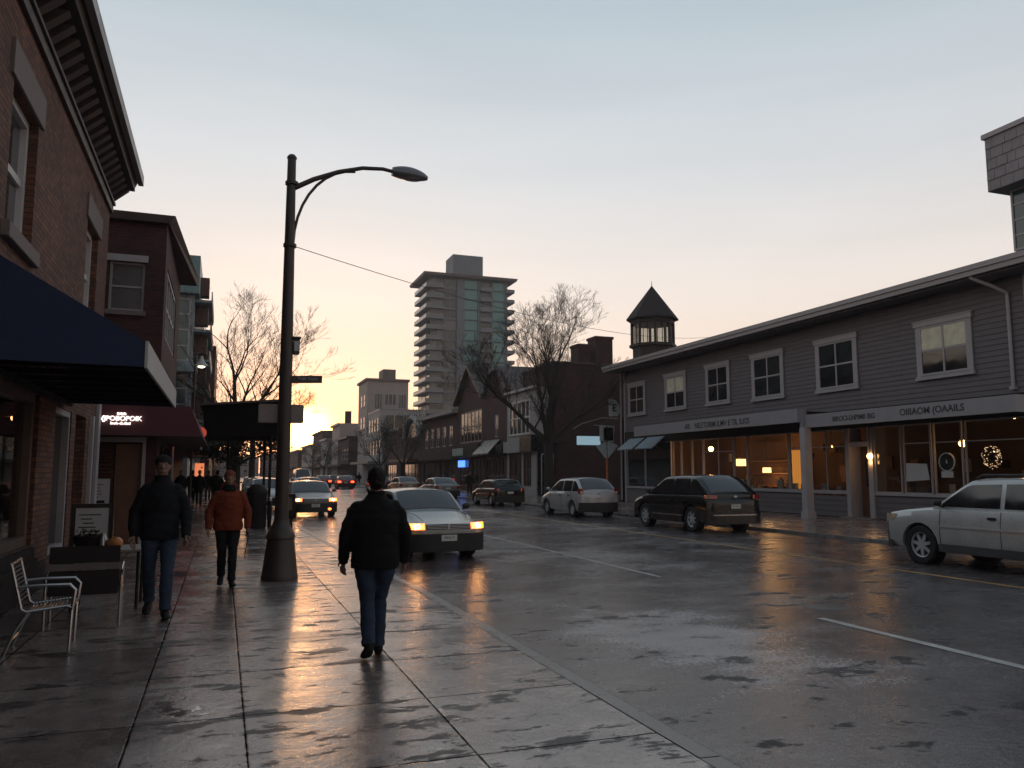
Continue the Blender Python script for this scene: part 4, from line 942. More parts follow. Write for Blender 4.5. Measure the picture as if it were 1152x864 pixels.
bare_tree('bare_tree', (.55, 46, 0), 9, 4, 'bare tree rising behind the dark canopy on the left sidewalk', .24, 4.2, 5,
          forks=[((-.1, 0, 1), 2.5, .15), ((-.8, .1, .7), 2.1, .13), ((.7, 0, .7), 2.2, .13), ((.2, .4, 1), 2.0, .11)])
bare_tree('bare_tree', (1.9, 58, 0), 9, 4, 'bare tree standing on the left kerb, behind the lamp post', .22, 3.8, 9,
          forks=[((.1, 0, 1), 1.8, .14), ((-.8, .1, .7), 1.8, .12), ((.7, 0, .6), 1.5, .12)])
for i, (px, py, l) in enumerate(((17.6, 82, 'small bare tree before the five window brick shop'), (17.9, 97, 'small bare tree near the arched sign frame'), (17.5, 150, 'small dark tree beyond the white building'), (17.5, 170, 'small dark tree farthest down the right side'))):
    bare_tree('bare_tree', (px, py, 0), 6, 3, l, .16, 2.4, 20 + i, levels=4, forks=[((0, 0, 1), 1.9, .11), ((-.7, .1, .8), 1.7, .1), ((.7, 0, .8), 1.7, .1)], leaf=(darkleaf, .8, 7))
bare_tree('leafy_tree', (.6, 38.5, 0), 5, 3, 'dark leafy tree under the canopy on the left sidewalk', .2, 2.0, 31, levels=4, forks=[((0, 0, 1), .55, .12), ((-.9, 0, .4), .8, .1), ((.8, 0, .4), .7, .1)], leaf=(darkleaf, .9, 14), group=None)
# dark flat canopy over the sidewalk
def canopy():
    b = empty('sidewalk_canopy', (.5, 30, 0), 'large dark flat topped canopy over the left sidewalk behind the lamp post', 'canopy')
    MB().hexa([(-.62, 29.6, 2.95), (1.95, 29.6, 2.95), (1.9, 34.6, 2.95), (-.62, 34.6, 2.95), (-.72, 29.5, 3.96), (2.05, 29.5, 4.20), (2.0, 34.7, 4.20), (-.72, 34.7, 3.96)]).build('deep_fascia', M['matte_black'], b)
    MB().hexa([(-.80, 29.4, 3.962), (2.15, 29.4, 4.202), (2.1, 34.8, 4.202), (-.80, 34.8, 3.962), (-.80, 29.4, 4.03), (2.15, 29.4, 4.28), (2.1, 34.8, 4.28), (-.80, 34.8, 4.03)]).build('top', M['cornice'], b)
    MB().hexa([(-.74, 29.45, 2.45), (-.70, 29.45, 2.45), (-.70, 30.4, 2.45), (-.74, 30.4, 2.45), (-.80, 29.45, 3.3), (-.76, 29.45, 3.3), (-.76, 30.4, 3.3), (-.80, 30.4, 3.3)]).build('side_flap', M['trim'], b)
    for x, y in ((1.6, 30), (1.6, 34.2), (.2, 34.2)): MB().tube([(x, y, 0), (x, y, 2.96)], .05, 8).build('post', M['dark'], b)
canopy()
# ------------------------------------------------------------------ lamp post with signs
def lamp_post():
    x, y = .90, 13.2
    b = empty('street_lamp', (x, y, 0), 'tall dark lamp post with one curved arm, bell foot and signs, on the sidewalk', 'street lamp')
    MB().lathe([(.28, 0), (.285, .05), (.27, .09), (.245, .30), (.22, .50), (.205, .62), (.225, .64), (.22, .69), (.17, .76), (.13, .86), (.115, .92)], (x, y, 0), 16).build('base', M['pole'], b, sm=True)
    pm = MB().tube([(x, y, .88), (x, y, 3.5), (x - .01, y, 6.82)], [.108, .098, .068], 20); pm.lathe([(.078, 0), (.08, .03), (.05, .07), (.001, .075)], (x - .01, y, 6.80), 16)
    for z in (5.30, 6.35, .95): pm.lathe([(.085, 0), (.105, .01), (.105, .06), (.085, .07)], (x, y, z), 16)
    pm.build('pole', M['pole'], b, sm=True)
    arm = [(x + .05, y, 6.32), (x + .35, y, 6.50), (x + .75, y, 6.68), (x + 1.15, y, 6.80), (x + 1.5, y, 6.83), (x + 1.72, y, 6.80)]
    arm = [Vector(p) for p in arm]; 
    MB().tube(arm, [.045, .042, .038, .034, .032, .03], 12).build('arm', M['pole'], b, sm=True)
    br_ = [Vector((x + .05 + .98 * (1 - math.cos(a)), y, 5.36 + 1.36 * math.sin(a))) for a in [i * PI / 2 / 9 for i in range(10)]]
    MB().tube(br_, .024, 10).build('brace', M['pole'], b, sm=True)
    hm = MB(); rr = []
    for i in range(13):
        t_ = i / 12; u = x + 1.66 + .62 * t_; r = math.sin(PI * min(1, .12 + .88 * t_) * .93 + .10) ** .55
        rr.append([(u, y + .145 * r * math.cos(a), 6.785 - .03 * t_ + (.150 if math.sin(a) > 0 else .075) * r * math.sin(a)) for a in [2 * PI * k / 18 for k in range(18)]])
    hm.rings(rr); h = hm.build('lamp_head', plain('lamp_head_grey', (.16, .16, .17), .35, .3), b, sm=True)
    MB().ell((x + 2.0, y, 6.735), (.20, .11, .055)).build('lens', plain('lamp_lens', (.25, .22, .2), .2), h, sm=True)
    # signal box, street name blade, twin panels
    s = MB().box(x + .10, x + .20, y - .05, y + .07, 3.55, 3.80).box(x + .08, x + .22, y - .08, y + .09, 3.80, 3.83).build('lantern_box', M['plastic'], b, bevel=.01); MB().box(x + .115, x + .185, y - .052, y - .05, 3.6, 3.76).build('lens', M['paper'], s)
    n = MB().hexa([(x + .10, y - .02, 3.08), (x + .57, y - .02, 3.10), (x + .57, y + .01, 3.10), (x + .10, y + .01, 3.08), (x + .10, y - .02, 3.20), (x + .57, y - .02, 3.22), (x + .57, y + .01, 3.22), (x + .10, y + .01, 3.20)]).build('name_plate', plain('brown_sign', (.05, .03, .028), .5), b)
    text_mesh('lettering', 'TUIX TLUN', .06, frame((x + .34, y - .024, 3.155), (1, 0, 0), (0, -1, 0)), M['paper'], n, ext=.002)
    MB().box(.50, x - .09, y + .02, y + .08, 2.44, 2.74).box(x + .09, 1.20, y + .02, y + .08, 2.44, 2.74).box(x - .09, x + .09, y + .11, y + .15, 2.50, 2.68).build('sign_panel', plain('beige_sign_back', (.21, .17, .15), .6), b, bevel=.012)
    return b
lamp_post()
wire = []
A, B = Vector((.97, 13.2, 5.33)), Vector((21.0, 31, 7.86))
for i in range(25):
    t_ = i / 24; wire.append(A.lerp(B, t_) - Vector((0, 0, .55 * 4 * t_ * (1 - t_))))
tag(MB().tube(wire, .0065, 4).build('overhead_cable', M['dark'], None), 'thin cable slung from the lamp post across the street to the grey eave', 'cable')
# signs across the street in the gap
def panel(m, pts, th, name, mat, parent): return MB(m).prism([(u, .0, z) for u, z in pts], (0, th, 0)).build(name, mat, parent)
sm_ = plain('pale_sign_face', (.50, .56, .58), .4)
lit = emis('cyan_lit_sign', (.55, .85, 1), .35, (.4, .5, .55))
fs = frame((0, 44, 0), (1, 0, 0), (0, -1, 0))
sp_ = empty('sign_post', (21.95, 44, 0), 'orange and black post with white diamond sign and black arrow panel, by the brick gap', 'sign')
MB().tube([(21.97, 44, 0), (21.97, 44, 2.7)], .06, 8).build('lower_pole', plain('orange_post', (.55, .16, .04), .6), sp_); MB().tube([(21.97, 44, 2.7), (21.97, 44, 4.5)], .05, 8).build('pole', M['dark'], sp_)
panel(fs, [(21.25, 3.25), (21.85, 2.55), (22.05, 2.55), (22.75, 3.3), (22.2, 3.55), (21.8, 3.5)], .04, 'diamond_sign', sm_, sp_)
panel(fs, [(21.5, 3.55), (22.45, 3.55), (22.5, 4.5), (21.5, 4.55)], .03, 'white_panel', sm_, sp_)
panel(frame((0, 43.95, 0), (1, 0, 0), (0, -1, 0)), [(21.75, 3.6), (22.38, 3.62), (22.4, 4.4), (21.75, 4.4)], .03, 'black_panel', M['black'], sp_)
MB(fs).box(21.1, 21.5, 0, .04, 4.5, 4.55).build('bracket', M['trim'], sp_)
ls = empty('lit_box_sign', (21.6, 50, 3.6), 'small pale lit box sign on the dark brick end wall', 'sign')
MB().box(22.7, 24.4, 49.8, 50, 3.55, 4.15).build('face', lit, ls); MB().box(22.65, 24.45, 50.002, 50.1, 3.5, 4.2).build('case', M['dark'], ls); MB().tube([(23.5, 50.1, 3.85), (23.5, 55.6, 3.85)], .04, 6).build('bracket', M['dark'], ls)
es = empty('letter_sign', (22.3, 42.5, 5.6), 'rounded pale sign with a dark letter E projecting from the grey building corner', 'sign')
fe = frame((0, 43.2, 0), (1, 0, 0), (0, -1, 0))
panel(fe, [(21.75, 5.05), (22.35, 5.05), (22.45, 5.3), (22.4, 5.75), (22.2, 6.0), (21.85, 6.1), (21.75, 6.05)], .06, 'disc', sm_, es)
text_mesh('lettering', 'E', .62, frame((22.08, 43.13, 5.52), (1, 0, 0), (0, -1, 0)), M['black'], es, ext=.01, bold=.012)
MB().tube([(21.9, 43.2, 5.05), (21.9, 43.2, 4.9), (22.4, 42.9, 4.9)], .03, 6).tube([(22.4, 43, 4.9), (21.4, 43.4, 4.95), (20.3, 44, 4.6), (19.9, 44.3, 4.3)], .03, 6).build('bracket', M['trim'], es)
fw_ = MB().box(22.15, 34, 42.5, 42.7, 0, 4.9).build('gap_wall', M['brick_dark'], None); tag(fw_, 'dark brick yard wall filling the gap beside the grey building', 'wall')
# ------------------------------------------------------------------ cars (local: +y forward, origin on the road under the middle)
def paint(name, c, rough=.28, metal=.3):
    if name in _c: return _c[name]
    m, t, b = nt(name); n = noise_(t, pos(t, obj=True), 2.2, 5); n2 = noise_(t, pos(t, obj=True), 60, 3)
    t.links.new(ramp(t, n, [(.3, tuple(x * .86 for x in c)), (.7, tuple(min(1, x * 1.08) for x in c))]), b.inputs['Base Color'])
    t.links.new(ramp(t, n2, [(.3, rough - .05), (.7, rough + .12)]), b.inputs['Roughness'])
    b.inputs['Metallic'].default_value = metal; b.inputs['Coat Weight'].default_value = .45; b.inputs['Coat Roughness'].default_value = .08
    _c[name] = m; return m
def pw(pts, y):
    pts = sorted(pts)
    if y <= pts[0][0]: return pts[0][1]
    for (a, va), (c, vc) in zip(pts, pts[1:]):
        if y <= c: return lerp(va, vc, smooth((y - a) / (c - a)) * .35 + (y - a) / (c - a) * .65)
    return pts[-1][1]
def make_car(name, loc, rz, label, pt, L=4.6, W=1.76, H=1.42, belt=.92, zb=.20, top=None, gh=(.9, .1, -1.15, -1.75), bpillar=(-.35,), wheels=(1.35, -1.35), wr=.315, heads=None, tails=None, lights='off', tailon=False, cladding=None, cat='car', group=None, extras=(), plate_f=True, grille=True, trim_strip=None):
    root = empty(name, loc, label, cat, group, rz); h = W / 2; hl = L / 2; rh = H - .02
    top = top or [(-hl, belt - .1), (-hl + .15, belt + .03), (-1.6, belt + .05), (gh[0], belt + .01), (hl - .5, belt - .15), (hl - .08, belt - .22), (hl, belt - .30)]
    base = Matrix.Translation(loc) @ Matrix.Rotation(rz, 4, 'Z')
    def B(): return MB(base)
    CF, CR = .20, .14
    def curve(x, s): return s * (hl - (CF if s > 0 else CR) * min(1, (abs(x) / h)) ** 4)
    def wid(y):
        d = hl - abs(y); c = CF if y > 0 else CR
        return h * min(1, max(0.002, d / c) ** .25)
    ys = [hl * s for s in (1,)]; offs = [.0005, .004, .012, .03, .06, .10, .15, .20]
    st = [-hl + o for o in offs] + [lerp(-hl + .26, hl - .26, i / 34) for i in range(35)] + [hl - o for o in offs[::-1]]
    rings = []
    for y in st:
        w_ = wid(y); zt = pw(top, y); d = hl - abs(y); zl = zb + (.05 * max(0, 1 - d / .5) ** 2) 
        hb = zt - zl
        half = [(.80 * w_, zl), (.93 * w_, zl + .03), (.985 * w_, zl + .12), (1.0 * w_, zl + hb * .42), (.997 * w_, zl + hb * .60), (.978 * w_, zl + hb * .80), (.945 * w_, zt - .045), (.89 * w_, zt - .008), (.5 * w_, zt + .018)]
        ring = [(-x, y, z) for x, z in half] + [(0, y, zt + .025)] + [(x, y, z) for x, z in half[::-1]] + [(0, y, zl)]
        rings.append(ring)
    bm_ = MB().rings(rings); o = bm_.build('body', pt, None)
    for s in (-1, 1):
        for wy in wheels:
            c = MB().lathe([(wr + .055, -.17), (wr + .055, .17)], (s * (h - .07), wy, wr), 40, 'x').build('cutter', pt, None)
            md = o.modifiers.new('b', 'BOOLEAN'); md.object = c; md.operation = 'DIFFERENCE'; md.solver = 'EXACT'
    dg = bpy.context.evaluated_depsgraph_get(); me = bpy.data.meshes.new_from_object(o.evaluated_get(dg))
    for md in o.modifiers: bpy.data.objects.remove(md.object) if md.object else None
    bpy.data.objects.remove(o)
    bm = bmesh.new(); bm.from_mesh(me)
    for f in bm.faces: f.smooth = True
    for e in bm.edges:
        if len(e.link_faces) == 2 and e.calc_face_angle(0) > R(38): e.smooth = False
    bm.to_mesh(me); bm.free(); me.transform(base); me.materials.clear(); body = link_mesh('body', me, pt, root)
    # cabin
    yA, yB, yC, yD = gh; wB = h * .925
    def zr(y):
        if y >= yB: t_ = (y - yB) / (yA - yB); return lerp(rh - .02, belt + .0, t_ ** 1.12)
        if y <= yC: t_ = (yC - y) / (yC - yD); return lerp(rh - .03, belt + .04, t_ ** 1.25)
        t_ = (y - yC) / (yB - yC); return rh - .03 + .03 * math.sin(PI * min(1, t_ * .9 + .1))
    tk = .24
    def hw(z): return wB - tk * max(0, z - belt)
    def tp(f, y): return zr(y) + .018 - .065 * abs(f) ** 3
    rr = []; n = 30
    for i in range(n + 1):
        y = lerp(yD, yA, i / n); z1 = tp(1, y); zbase = belt - .05
        half = [(wB, zbase)] + [(hw(lerp(zbase, z1, q)), lerp(zbase, z1, q)) for q in (.4, .75, .97)] 
        xh = hw(z1); half += [(xh * f, tp(f, y)) for f in (.97, .85, .5)]
        rr.append([(-x, y, z) for x, z in half] + [(0, y, tp(0, y))] + [(x, y, z) for x, z in half[::-1]] + [(0, y, zbase)])
    cab = B().rings(rr).build('roof', pt, root, sm=True, angle=50)
    def screen(y0, y1, fx, nm):
        g = B(); NY, NX = 6, 10; vs = []
        for i in range(NY + 1):
            y = lerp(y0, y1, i / NY); xh = hw(tp(1, y)) 
            for j in range(NX + 1):
                f = lerp(-fx, fx, j / NX); vs.append((xh * f, y, tp(f, y) + .010 + .004))
        k = len(vs); vs += [(x, y, z - .03) for x, y, z in vs]; q = NX + 1; fs = []
        for i in range(NY):
            for j in range(NX): a = i * q + j; fs.append((a, a + 1, a + q + 1, a + q)); fs.append((k + a + q, k + a + q + 1, k + a + 1, k + a))
        for i in range(NY):
            for j in (0, NX): a = i * q + j; fs.append((a, a + q, k + a + q, k + a))
        for j in range(NX):
            for i in (0, NY): a = i * q + j; fs.append((a, a + 1, k + a + 1, k + a))
        return g.add(vs, fs).build(nm, M['car_glass'], root, sm=True, angle=30)
    ws = screen(yA - .07, yB + .06, .90, 'windscreen'); screen(yD + .06, yC - .03, .86, 'rear_window')
    MB(base).tube([(-.5 * h, yA - .05, belt + .035), (.1, yA - .13, belt + .09)], .009, 5).tube([(.05 * h, yA - .05, belt + .035), (.62 * h, yA - .13, belt + .09)], .009, 5).build('wiper', M['plastic'], ws)
    edges = [yA] + list(bpillar) + [yD]
    for s in (-1, 1):
        for i in range(len(edges) - 1):
            a, c = edges[i] - .045, edges[i + 1] + .045; N = 14; bt, tt = [], []
            for k in range(N + 1):
                y = lerp(a, c, k / N); zt_ = tp(1, y) - .055; zl = belt + .03
                if zt_ > zl + .015: bt.append((y, zl)); tt.append((y, zt_))
            if len(bt) < 2: continue
            poly = bt + tt[::-1]
            B().prism([(s * (hw(z) + .005), y, z) for y, z in poly], (-s * .03, 0, 0)).build('side_window', M['car_glass'], root)
        # doors: seams, handles, mirror, strip
        seams = B(); dpos = [yA - .35 + .12] + list(bpillar)[:1 if len(bpillar) == 1 else 2] 
        for y in dpos + [max(wheels[1] + wr + .10, edges[-2] - .75) if len(bpillar) > 1 else yC + .1]:
            zt0 = belt - .03; w_ = wid(y) 
            p = [(s * (wid(y) * q + .0015), y, z) for q, z in ((.990, zb + .12), (1.0, zb + .32), (.998, zb + .45), (.982, zb + (belt - zb) * .80), (.955, zt0))]
            B().tube(p, .0055, 4).build('door_seam', M['plastic'], root)
        for y in ([bpillar[0] + .17] + ([bpillar[1] + .17] if len(bpillar) > 1 else [])):
            B().box(*sorted((s * (h * .982), s * (h * .982 + .028))), y - .09, y + .07, belt - .17, belt - .125).build('door_handle', M['plastic'], root, bevel=.006)
        mm = B(); mx = s * (h + .09); mm.ell((mx, yA - .30, belt + .10), (.095, .05, .065), 12, 8); mm.tube([(s * (h - .06), yA - .30, belt + .02), (mx, yA - .30, belt + .06)], .022, 6); mm.build('mirror', M['plastic'] if cladding else pt, root, sm=True)
        if trim_strip: B().box(*sorted((s * (h * .985), s * (h + .014))), wheels[1] + wr + .1, wheels[0] - wr - .1, trim_strip[0], trim_strip[0] + .035).build('side_strip', trim_strip[1], root, bevel=.004)
        if cladding: B().box(*sorted((s * (h * .93), s * (h + .008))), wheels[1] + wr + .07, wheels[0] - wr - .07, zb - .01, zb + .14).build('sill_cladding', cladding, root, bevel=.01)
    for s in (-1, 1):
        for wy in wheels:
            cx = s * (h - .11); wh = B().lathe([(wr * .66, -.09), (wr * .93, -.095), (wr, -.07), (wr, .07), (wr * .93, .095), (wr * .66, .09), (wr * .6, .0), (wr * .66, -.09)], (cx, wy, wr), 32, 'x', caps=False).build('tyre', M['rubber'], root, sm=True)
            rim = B(); rim.lathe([(wr * .60, -.06), (wr * .67, -.07), (wr * .67, .07), (wr * .60, .06), (wr * .60, -.06)], (cx, wy, wr), 32, 'x', caps=False)
            fx = s * .058
            rim.lathe([(.001, fx), (wr * .19, fx), (wr * .19, fx - s * .04), (.001, fx - s * .04)], (cx, wy, wr), 16, 'x')
            for k in range(7):
                a = 2 * PI * k / 7 + .2; ca, sa = math.cos(a), math.sin(a); q = .034
                P = lambda r, ww, xx: (cx + xx, wy + r * ca - ww * sa, wr + r * sa + ww * ca)
                rim.hexa([P(wr * .15, -q, fx - s * .03), P(wr * .63, -q * .8, fx - s * .03), P(wr * .63, q * .8, fx - s * .03), P(wr * .15, q, fx - s * .03), P(wr * .15, -q, fx), P(wr * .63, -q * .8, fx - s * .008), P(wr * .63, q * .8, fx - s * .008), P(wr * .15, q, fx)])
            rim.build('rim', M['alloy'], wh, sm=True)
            B().lathe([(.001, -.02), (wr * .62, -.02), (wr * .62, -.01), (.001, -.01)], (cx, wy, wr), 20, 'x').build('brake_disc', M['plastic'], wh)
            ar = B().lathe([(.02, -s * .09), (wr + .053, -s * .09), (wr + .053, s * .05)], (s * (h - .14), wy, wr), 30, 'x', caps=False)
            ar.build('wheel_arch', M['plastic'], root, fix=False)
    def wrap(x0, x1, z0, z1, s, off, nm, mat, inn=.05, tilt=0, bev=0):
        b_ = B(); N = max(2, int(abs(x1 - x0) / .06)); rr = []
        for i in range(N + 1):
            x = lerp(x0, x1, i / N); y = curve(x, s)
            zz1 = z1[0] + (z1[1] - z1[0]) * i / N if isinstance(z1, tuple) else z1; zz0 = z0[0] + (z0[1] - z0[0]) * i / N if isinstance(z0, tuple) else z0
            rr.append([(x, y + s * off, zz0), (x, y + s * (off - tilt), zz1), (x, y - s * inn, zz1), (x, y - s * inn, zz0)])
        return b_.rings(rr).build(nm, mat, root, bevel=bev)
    nose = pw(top, hl - .05); tail_z = pw(top, -hl + .1)
    hd = heads or (.50, .97, nose - .17, nose - .03)
    for s in (-1, 1):
        hm = wrap(s * hd[0] * h, s * hd[1] * h, hd[2], hd[3], 1, .012, 'headlight', M['head_on'] if lights == 'on' else M['head_off'], .05, .03)
        if lights == 'on': cxh = s * (hd[0] + hd[1]) / 2 * h; B().ell((cxh, curve(cxh, 1) + .012, (hd[2] + hd[3]) / 2), (.05, .022, .036), 12, 8).build('bulb', M['bulb_on'], hm, sm=True)
        if lights == 'on': wrap(s * (hd[1] - .05) * h, s * (hd[1] + .02) * h, hd[2], hd[3], 1, .016, 'indicator', emis('amber_lens', (1, .25, .02), 4, (.6, .2, .03)), .05, .03)
    if grille:
        gm = wrap(-(hd[0] - .04) * h, (hd[0] - .04) * h, hd[2] + .0, hd[3] - .02, 1, .006, 'grille', M['plastic'], .04, .02)
        gb_ = B()
        for i in range(3): z = lerp(hd[2], hd[3] - .02, (i + .7) / 3.4); gb_.box(-(hd[0] - .06) * h, (hd[0] - .06) * h, hl + .002, hl + .014, z - .005, z + .005)
        gb_.box(-.012, .012, hl + .0, hl + .02, hd[2], hd[3] - .02); gb_.build('grille_bar', M['alloy'], gm)
    bmat = cladding or M['plastic']
    wrap(-.985 * h, .985 * h, zb - .01, zb + .34, 1, .035, 'front_bumper', bmat, .10, .0, .012)
    wrap(-.985 * h, .985 * h, zb - .01, zb + .36, -1, .035, 'rear_bumper', bmat, .10, .0, .012)
    if plate_f: B().box(-.16, .16, hl + .037, hl + .046, zb + .20, zb + .32).build('number_plate', M['plate'], root); 
    B().box(-.16, .16, -hl - .016, -hl - .006, zb + .44, zb + .56).build('number_plate', M['plate'], root)
    tl_ = tails or (.66, .98, tail_z - .26, tail_z - .08)
    for s in (-1, 1): wrap(s * tl_[0] * h, s * tl_[1] * h, tl_[2], tl_[3], -1, .014, 'tail_light', M['tail_on'] if tailon else M['tail_off'], .06, .01)
    for ex in extras: ex(B, root, dict(h=h, hl=hl, H=H, belt=belt, zb=zb, wrap=wrap, pt=pt))
    return root
RZ = -.08
def plate_text(s, y):
    def f(B, root, d):
        text_mesh('plate_lettering', s, .085, B().m @ frame((0, (d['hl'] + .047) * (1 if y > 0 else -1) if y > 0 else -(d['hl'] + .017), d['zb'] + (.26 if y > 0 else .50)), (-1 if y > 0 else 1, 0, 0), (0, 1 if y > 0 else -1, 0)), M['dark'], root, ext=.001)
    return f
def roofrails(B, root, d):
    for s in (-1, 1): B().tube([(s * .58 * d['h'] * 1.2, .35, d['H'] - .03), (s * .6 * d['h'] * 1.2, .2, d['H'] + .03), (s * .6 * d['h'] * 1.2, -1.5, d['H'] + .03), (s * .58 * d['h'] * 1.2, -1.65, d['H'] - .03)], .018, 8).build('roof_rail', M['plastic'], root)
def rearwiper(B, root, d):
    B().ell((0, -d['hl'] - .004, d['belt'] - .02), (.06, .012, .035), 12, 8).build('badge', M['alloy'], root, sm=True)
def hoodline(B, root, d):
    b = B()
    for s in (-1, 1): b.tube([(s * .72 * d['h'], 1.0, d['belt'] + .012), (s * .66 * d['h'], 1.7, d['belt'] - .03), (s * .58 * d['h'], d['hl'] - .22, d['belt'] - .135)], .006, 4)
    b.build('bonnet_seam', M['plastic'], root)
def rearstrip(B, root, d): d['wrap'](-.8 * d['h'], .8 * d['h'], .50, .53, -1, .045, 'rear_strip', M['steel'], .02)
def sidelens(B, root, d):
    for s in (-1, 1): B().hexa([(s * (d['h'] - .03), d['hl'] - .36, .84), (s * (d['h'] + .006), d['hl'] - .34, .84), (s * (d['h'] - .03), d['hl'] - .12, .76), (s * (d['h'] - .08), d['hl'] - .12, .76), (s * (d['h'] - .05), d['hl'] - .38, .93), (s * (d['h'] - .01), d['hl'] - .36, .93), (s * (d['h'] - .045), d['hl'] - .12, .93), (s * (d['h'] - .09), d['hl'] - .12, .93)]).build('side_lamp', plain('amber_clear_lens', (.55, .40, .25), .15, coat=1), root)
def foglamp(B, root, d):
    B().ell((-.62 * d['h'], d['hl'] + .02, d['zb'] + .12), (.07, .02, .05), 12, 8).build('fog_lamp', M['head_on'], root, sm=True)

# grey-green sedan driving towards us
make_car('sedan', (4.17, 17.85, RZ), PI + .05, 'pale grey green sedan with lit headlights driving towards the camera beside the walking man', paint('sedan_paint', (.22, .24, .235)), L=4.5, W=1.62, H=1.40, belt=.91, zb=.19,
         gh=(1.02, .30, -.95, -1.75), bpillar=(-.28, -1.2), wheels=(1.42, -1.30), heads=(.60, .97, .615, .735), lights='on', extras=(plate_text('MN17', 1), hoodline), cladding=plain('dark_bumper', (.014, .014, .015), .6), trim_strip=(.52, M['plastic']))
make_car('sedan', (3.42, 34.6, RZ), PI + .03, 'dark sedan with lit headlights seen between the lamp post and the walking man', paint('dusk_paint', (.10, .095, .09)), L=4.5, W=1.74, H=1.42, belt=.92, zb=.2, gh=(.95, .2, -1.0, -1.75), bpillar=(-.3, -1.2), wheels=(1.4, -1.3), heads=(.60, .95, .62, .74), lights='on', extras=(plate_text('LK42', 1), foglamp))
make_car('hatchback', (2.10, 41.5, RZ), PI, 'white hatchback parked at the left kerb behind the bins', paint('white_paintwork', (.55, .55, .55)), L=3.9, W=1.68, H=1.48, belt=.93, gh=(.95, .2, -1.45, -1.88), bpillar=(-.3,), wheels=(1.25, -1.2))
# right side, tails towards us
make_car('hatchback', (13.85, 30.45, RZ), .02, 'silver hatchback parked at the right kerb with its dark rear window towards us', paint('silver_paintwork', (.43, .415, .41)), L=3.95, W=1.74, H=1.55, belt=.98, zb=.22, gh=(1.15, .20, -1.30, -1.93), bpillar=(-.25, -1.1), wheels=(1.28, -1.22), wr=.315, tails=(.78, .99, .92, 1.12),
         top=[(-1.975, .80), (-1.9, 1.0), (-1.6, 1.03), (1.1, .98), (1.6, .84), (1.88, .74), (1.975, .62)], extras=(plate_text('KR 58', -1), rearwiper))
make_car('suv', (14.05, 22.15, RZ), .02, 'black suv parked on the right with red tail lights and bright strip along its door', paint('black_paintwork', (.005, .005, .007), .2), L=4.45, W=1.90, H=1.68, belt=1.06, zb=.26, gh=(1.25, .30, -1.40, -2.14), bpillar=(-.25, -1.15), wheels=(1.38, -1.30), wr=.37, tails=(.66, .99, .98, 1.09), tailon=False,
         top=[(-2.225, .84), (-2.15, 1.02), (-1.8, 1.10), (1.25, 1.06), (1.75, .98), (2.08, .86), (2.225, .64)], cladding=M['black'], trim_strip=(.44, M['steel']), extras=(plate_text('BT 904', -1), rearwiper, rearstrip))
make_car('estate_car', (13.55, 10.55, RZ), .0, 'silver suv with black mirror and dark bumper at the right edge of the photo', paint('silver_warm_paint', (.50, .50, .49)), L=4.75, W=1.88, H=1.66, belt=1.08, zb=.28, gh=(1.20, .38, -1.75, -2.3), bpillar=(-.28, -1.35), wheels=(1.45, -1.45), wr=.365, heads=(.60, .985, .74, .93),
         top=[(-2.375, .9), (-2.3, 1.08), (-1.8, 1.12), (1.2, 1.08), (1.75, 1.03), (2.2, .96), (2.375, .78)], cladding=plain('grey_cladding', (.06, .06, .065), .5), extras=(roofrails, sidelens), trim_strip=(.72, paint('silver_warm_paint', (.50, .50, .49))))
make_car('hatchback', (14.15, 41.7, RZ), .03, 'small black hatchback parked before the white bay shop', paint('black_paintwork', (.005, .005, .007), .2), L=4.0, W=1.72, H=1.42, belt=.92, gh=(1.0, .25, -1.3, -1.85), bpillar=(-.3, -1.15), wheels=(1.28, -1.22), tails=(.7, .98, .78, .92))
make_car('sedan', (14.2, 54.5, RZ), .03, 'grey sedan parked on the right behind the oncoming sedan', paint('grey_paintwork', (.19, .185, .19)), L=4.6, W=1.76, H=1.44, belt=.94, gh=(.95, .25, -1.0, -1.75), bpillar=(-.3, -1.2), wheels=(1.4, -1.3))
make_car('sedan', (14.3, 66.5, RZ), .03, 'sedan whose bonnet glows orange with sunset, behind the walking man', paint('sunset_tint_paint', (.30, .22, .16)), L=4.6, W=1.76, H=1.44, belt=.94, gh=(.95, .25, -1.0, -1.75), bpillar=(-.3, -1.2), wheels=(1.4, -1.3))  # orange sunset reflection put into the body paint colour
make_car('van', (8.3, 92, RZ), PI, 'pale van far down the street, just right of the lamp post', paint('white_paintwork', (.55, .55, .55)), L=5.2, W=1.95, H=2.2, belt=1.15, gh=(1.9, 1.0, -2.3, -2.55), bpillar=(.2,), wheels=(1.7, -1.6), lights='on')
make_car('sedan', (6.2, 62, RZ), PI, 'dark oncoming sedan with small lit headlights, hidden partly by the lamp post', paint('dusk_paint', (.10, .095, .09)), L=4.5, W=1.74, H=1.42, belt=.92, zb=.2, gh=(.95, .2, -1.0, -1.75), bpillar=(-.3, -1.2), wheels=(1.4, -1.3), heads=(.60, .95, .62, .74), lights='on')
rd = paint('red_paintwork', (.22, .03, .02))
for k, (x, y, l) in enumerate(((12.7, 90, 'red car with glowing tail lights driving away, rightmost of the distant ones'), (11.3, 98, 'red car with glowing tail lights driving away, just left of the rightmost distant one'), (11.0, 118, 'farthest red car, driving away beside the lamp post'))):
    make_car('sedan', (x, y, RZ), -.05, l, rd, L=4.5, W=1.76, H=1.45, belt=.94, gh=(.95, .25, -1.0, -1.75), bpillar=(-.3, -1.2), wheels=(1.4, -1.3), tailon=True, tails=(.60, .98, .68, .86), group='distant cars driving away')
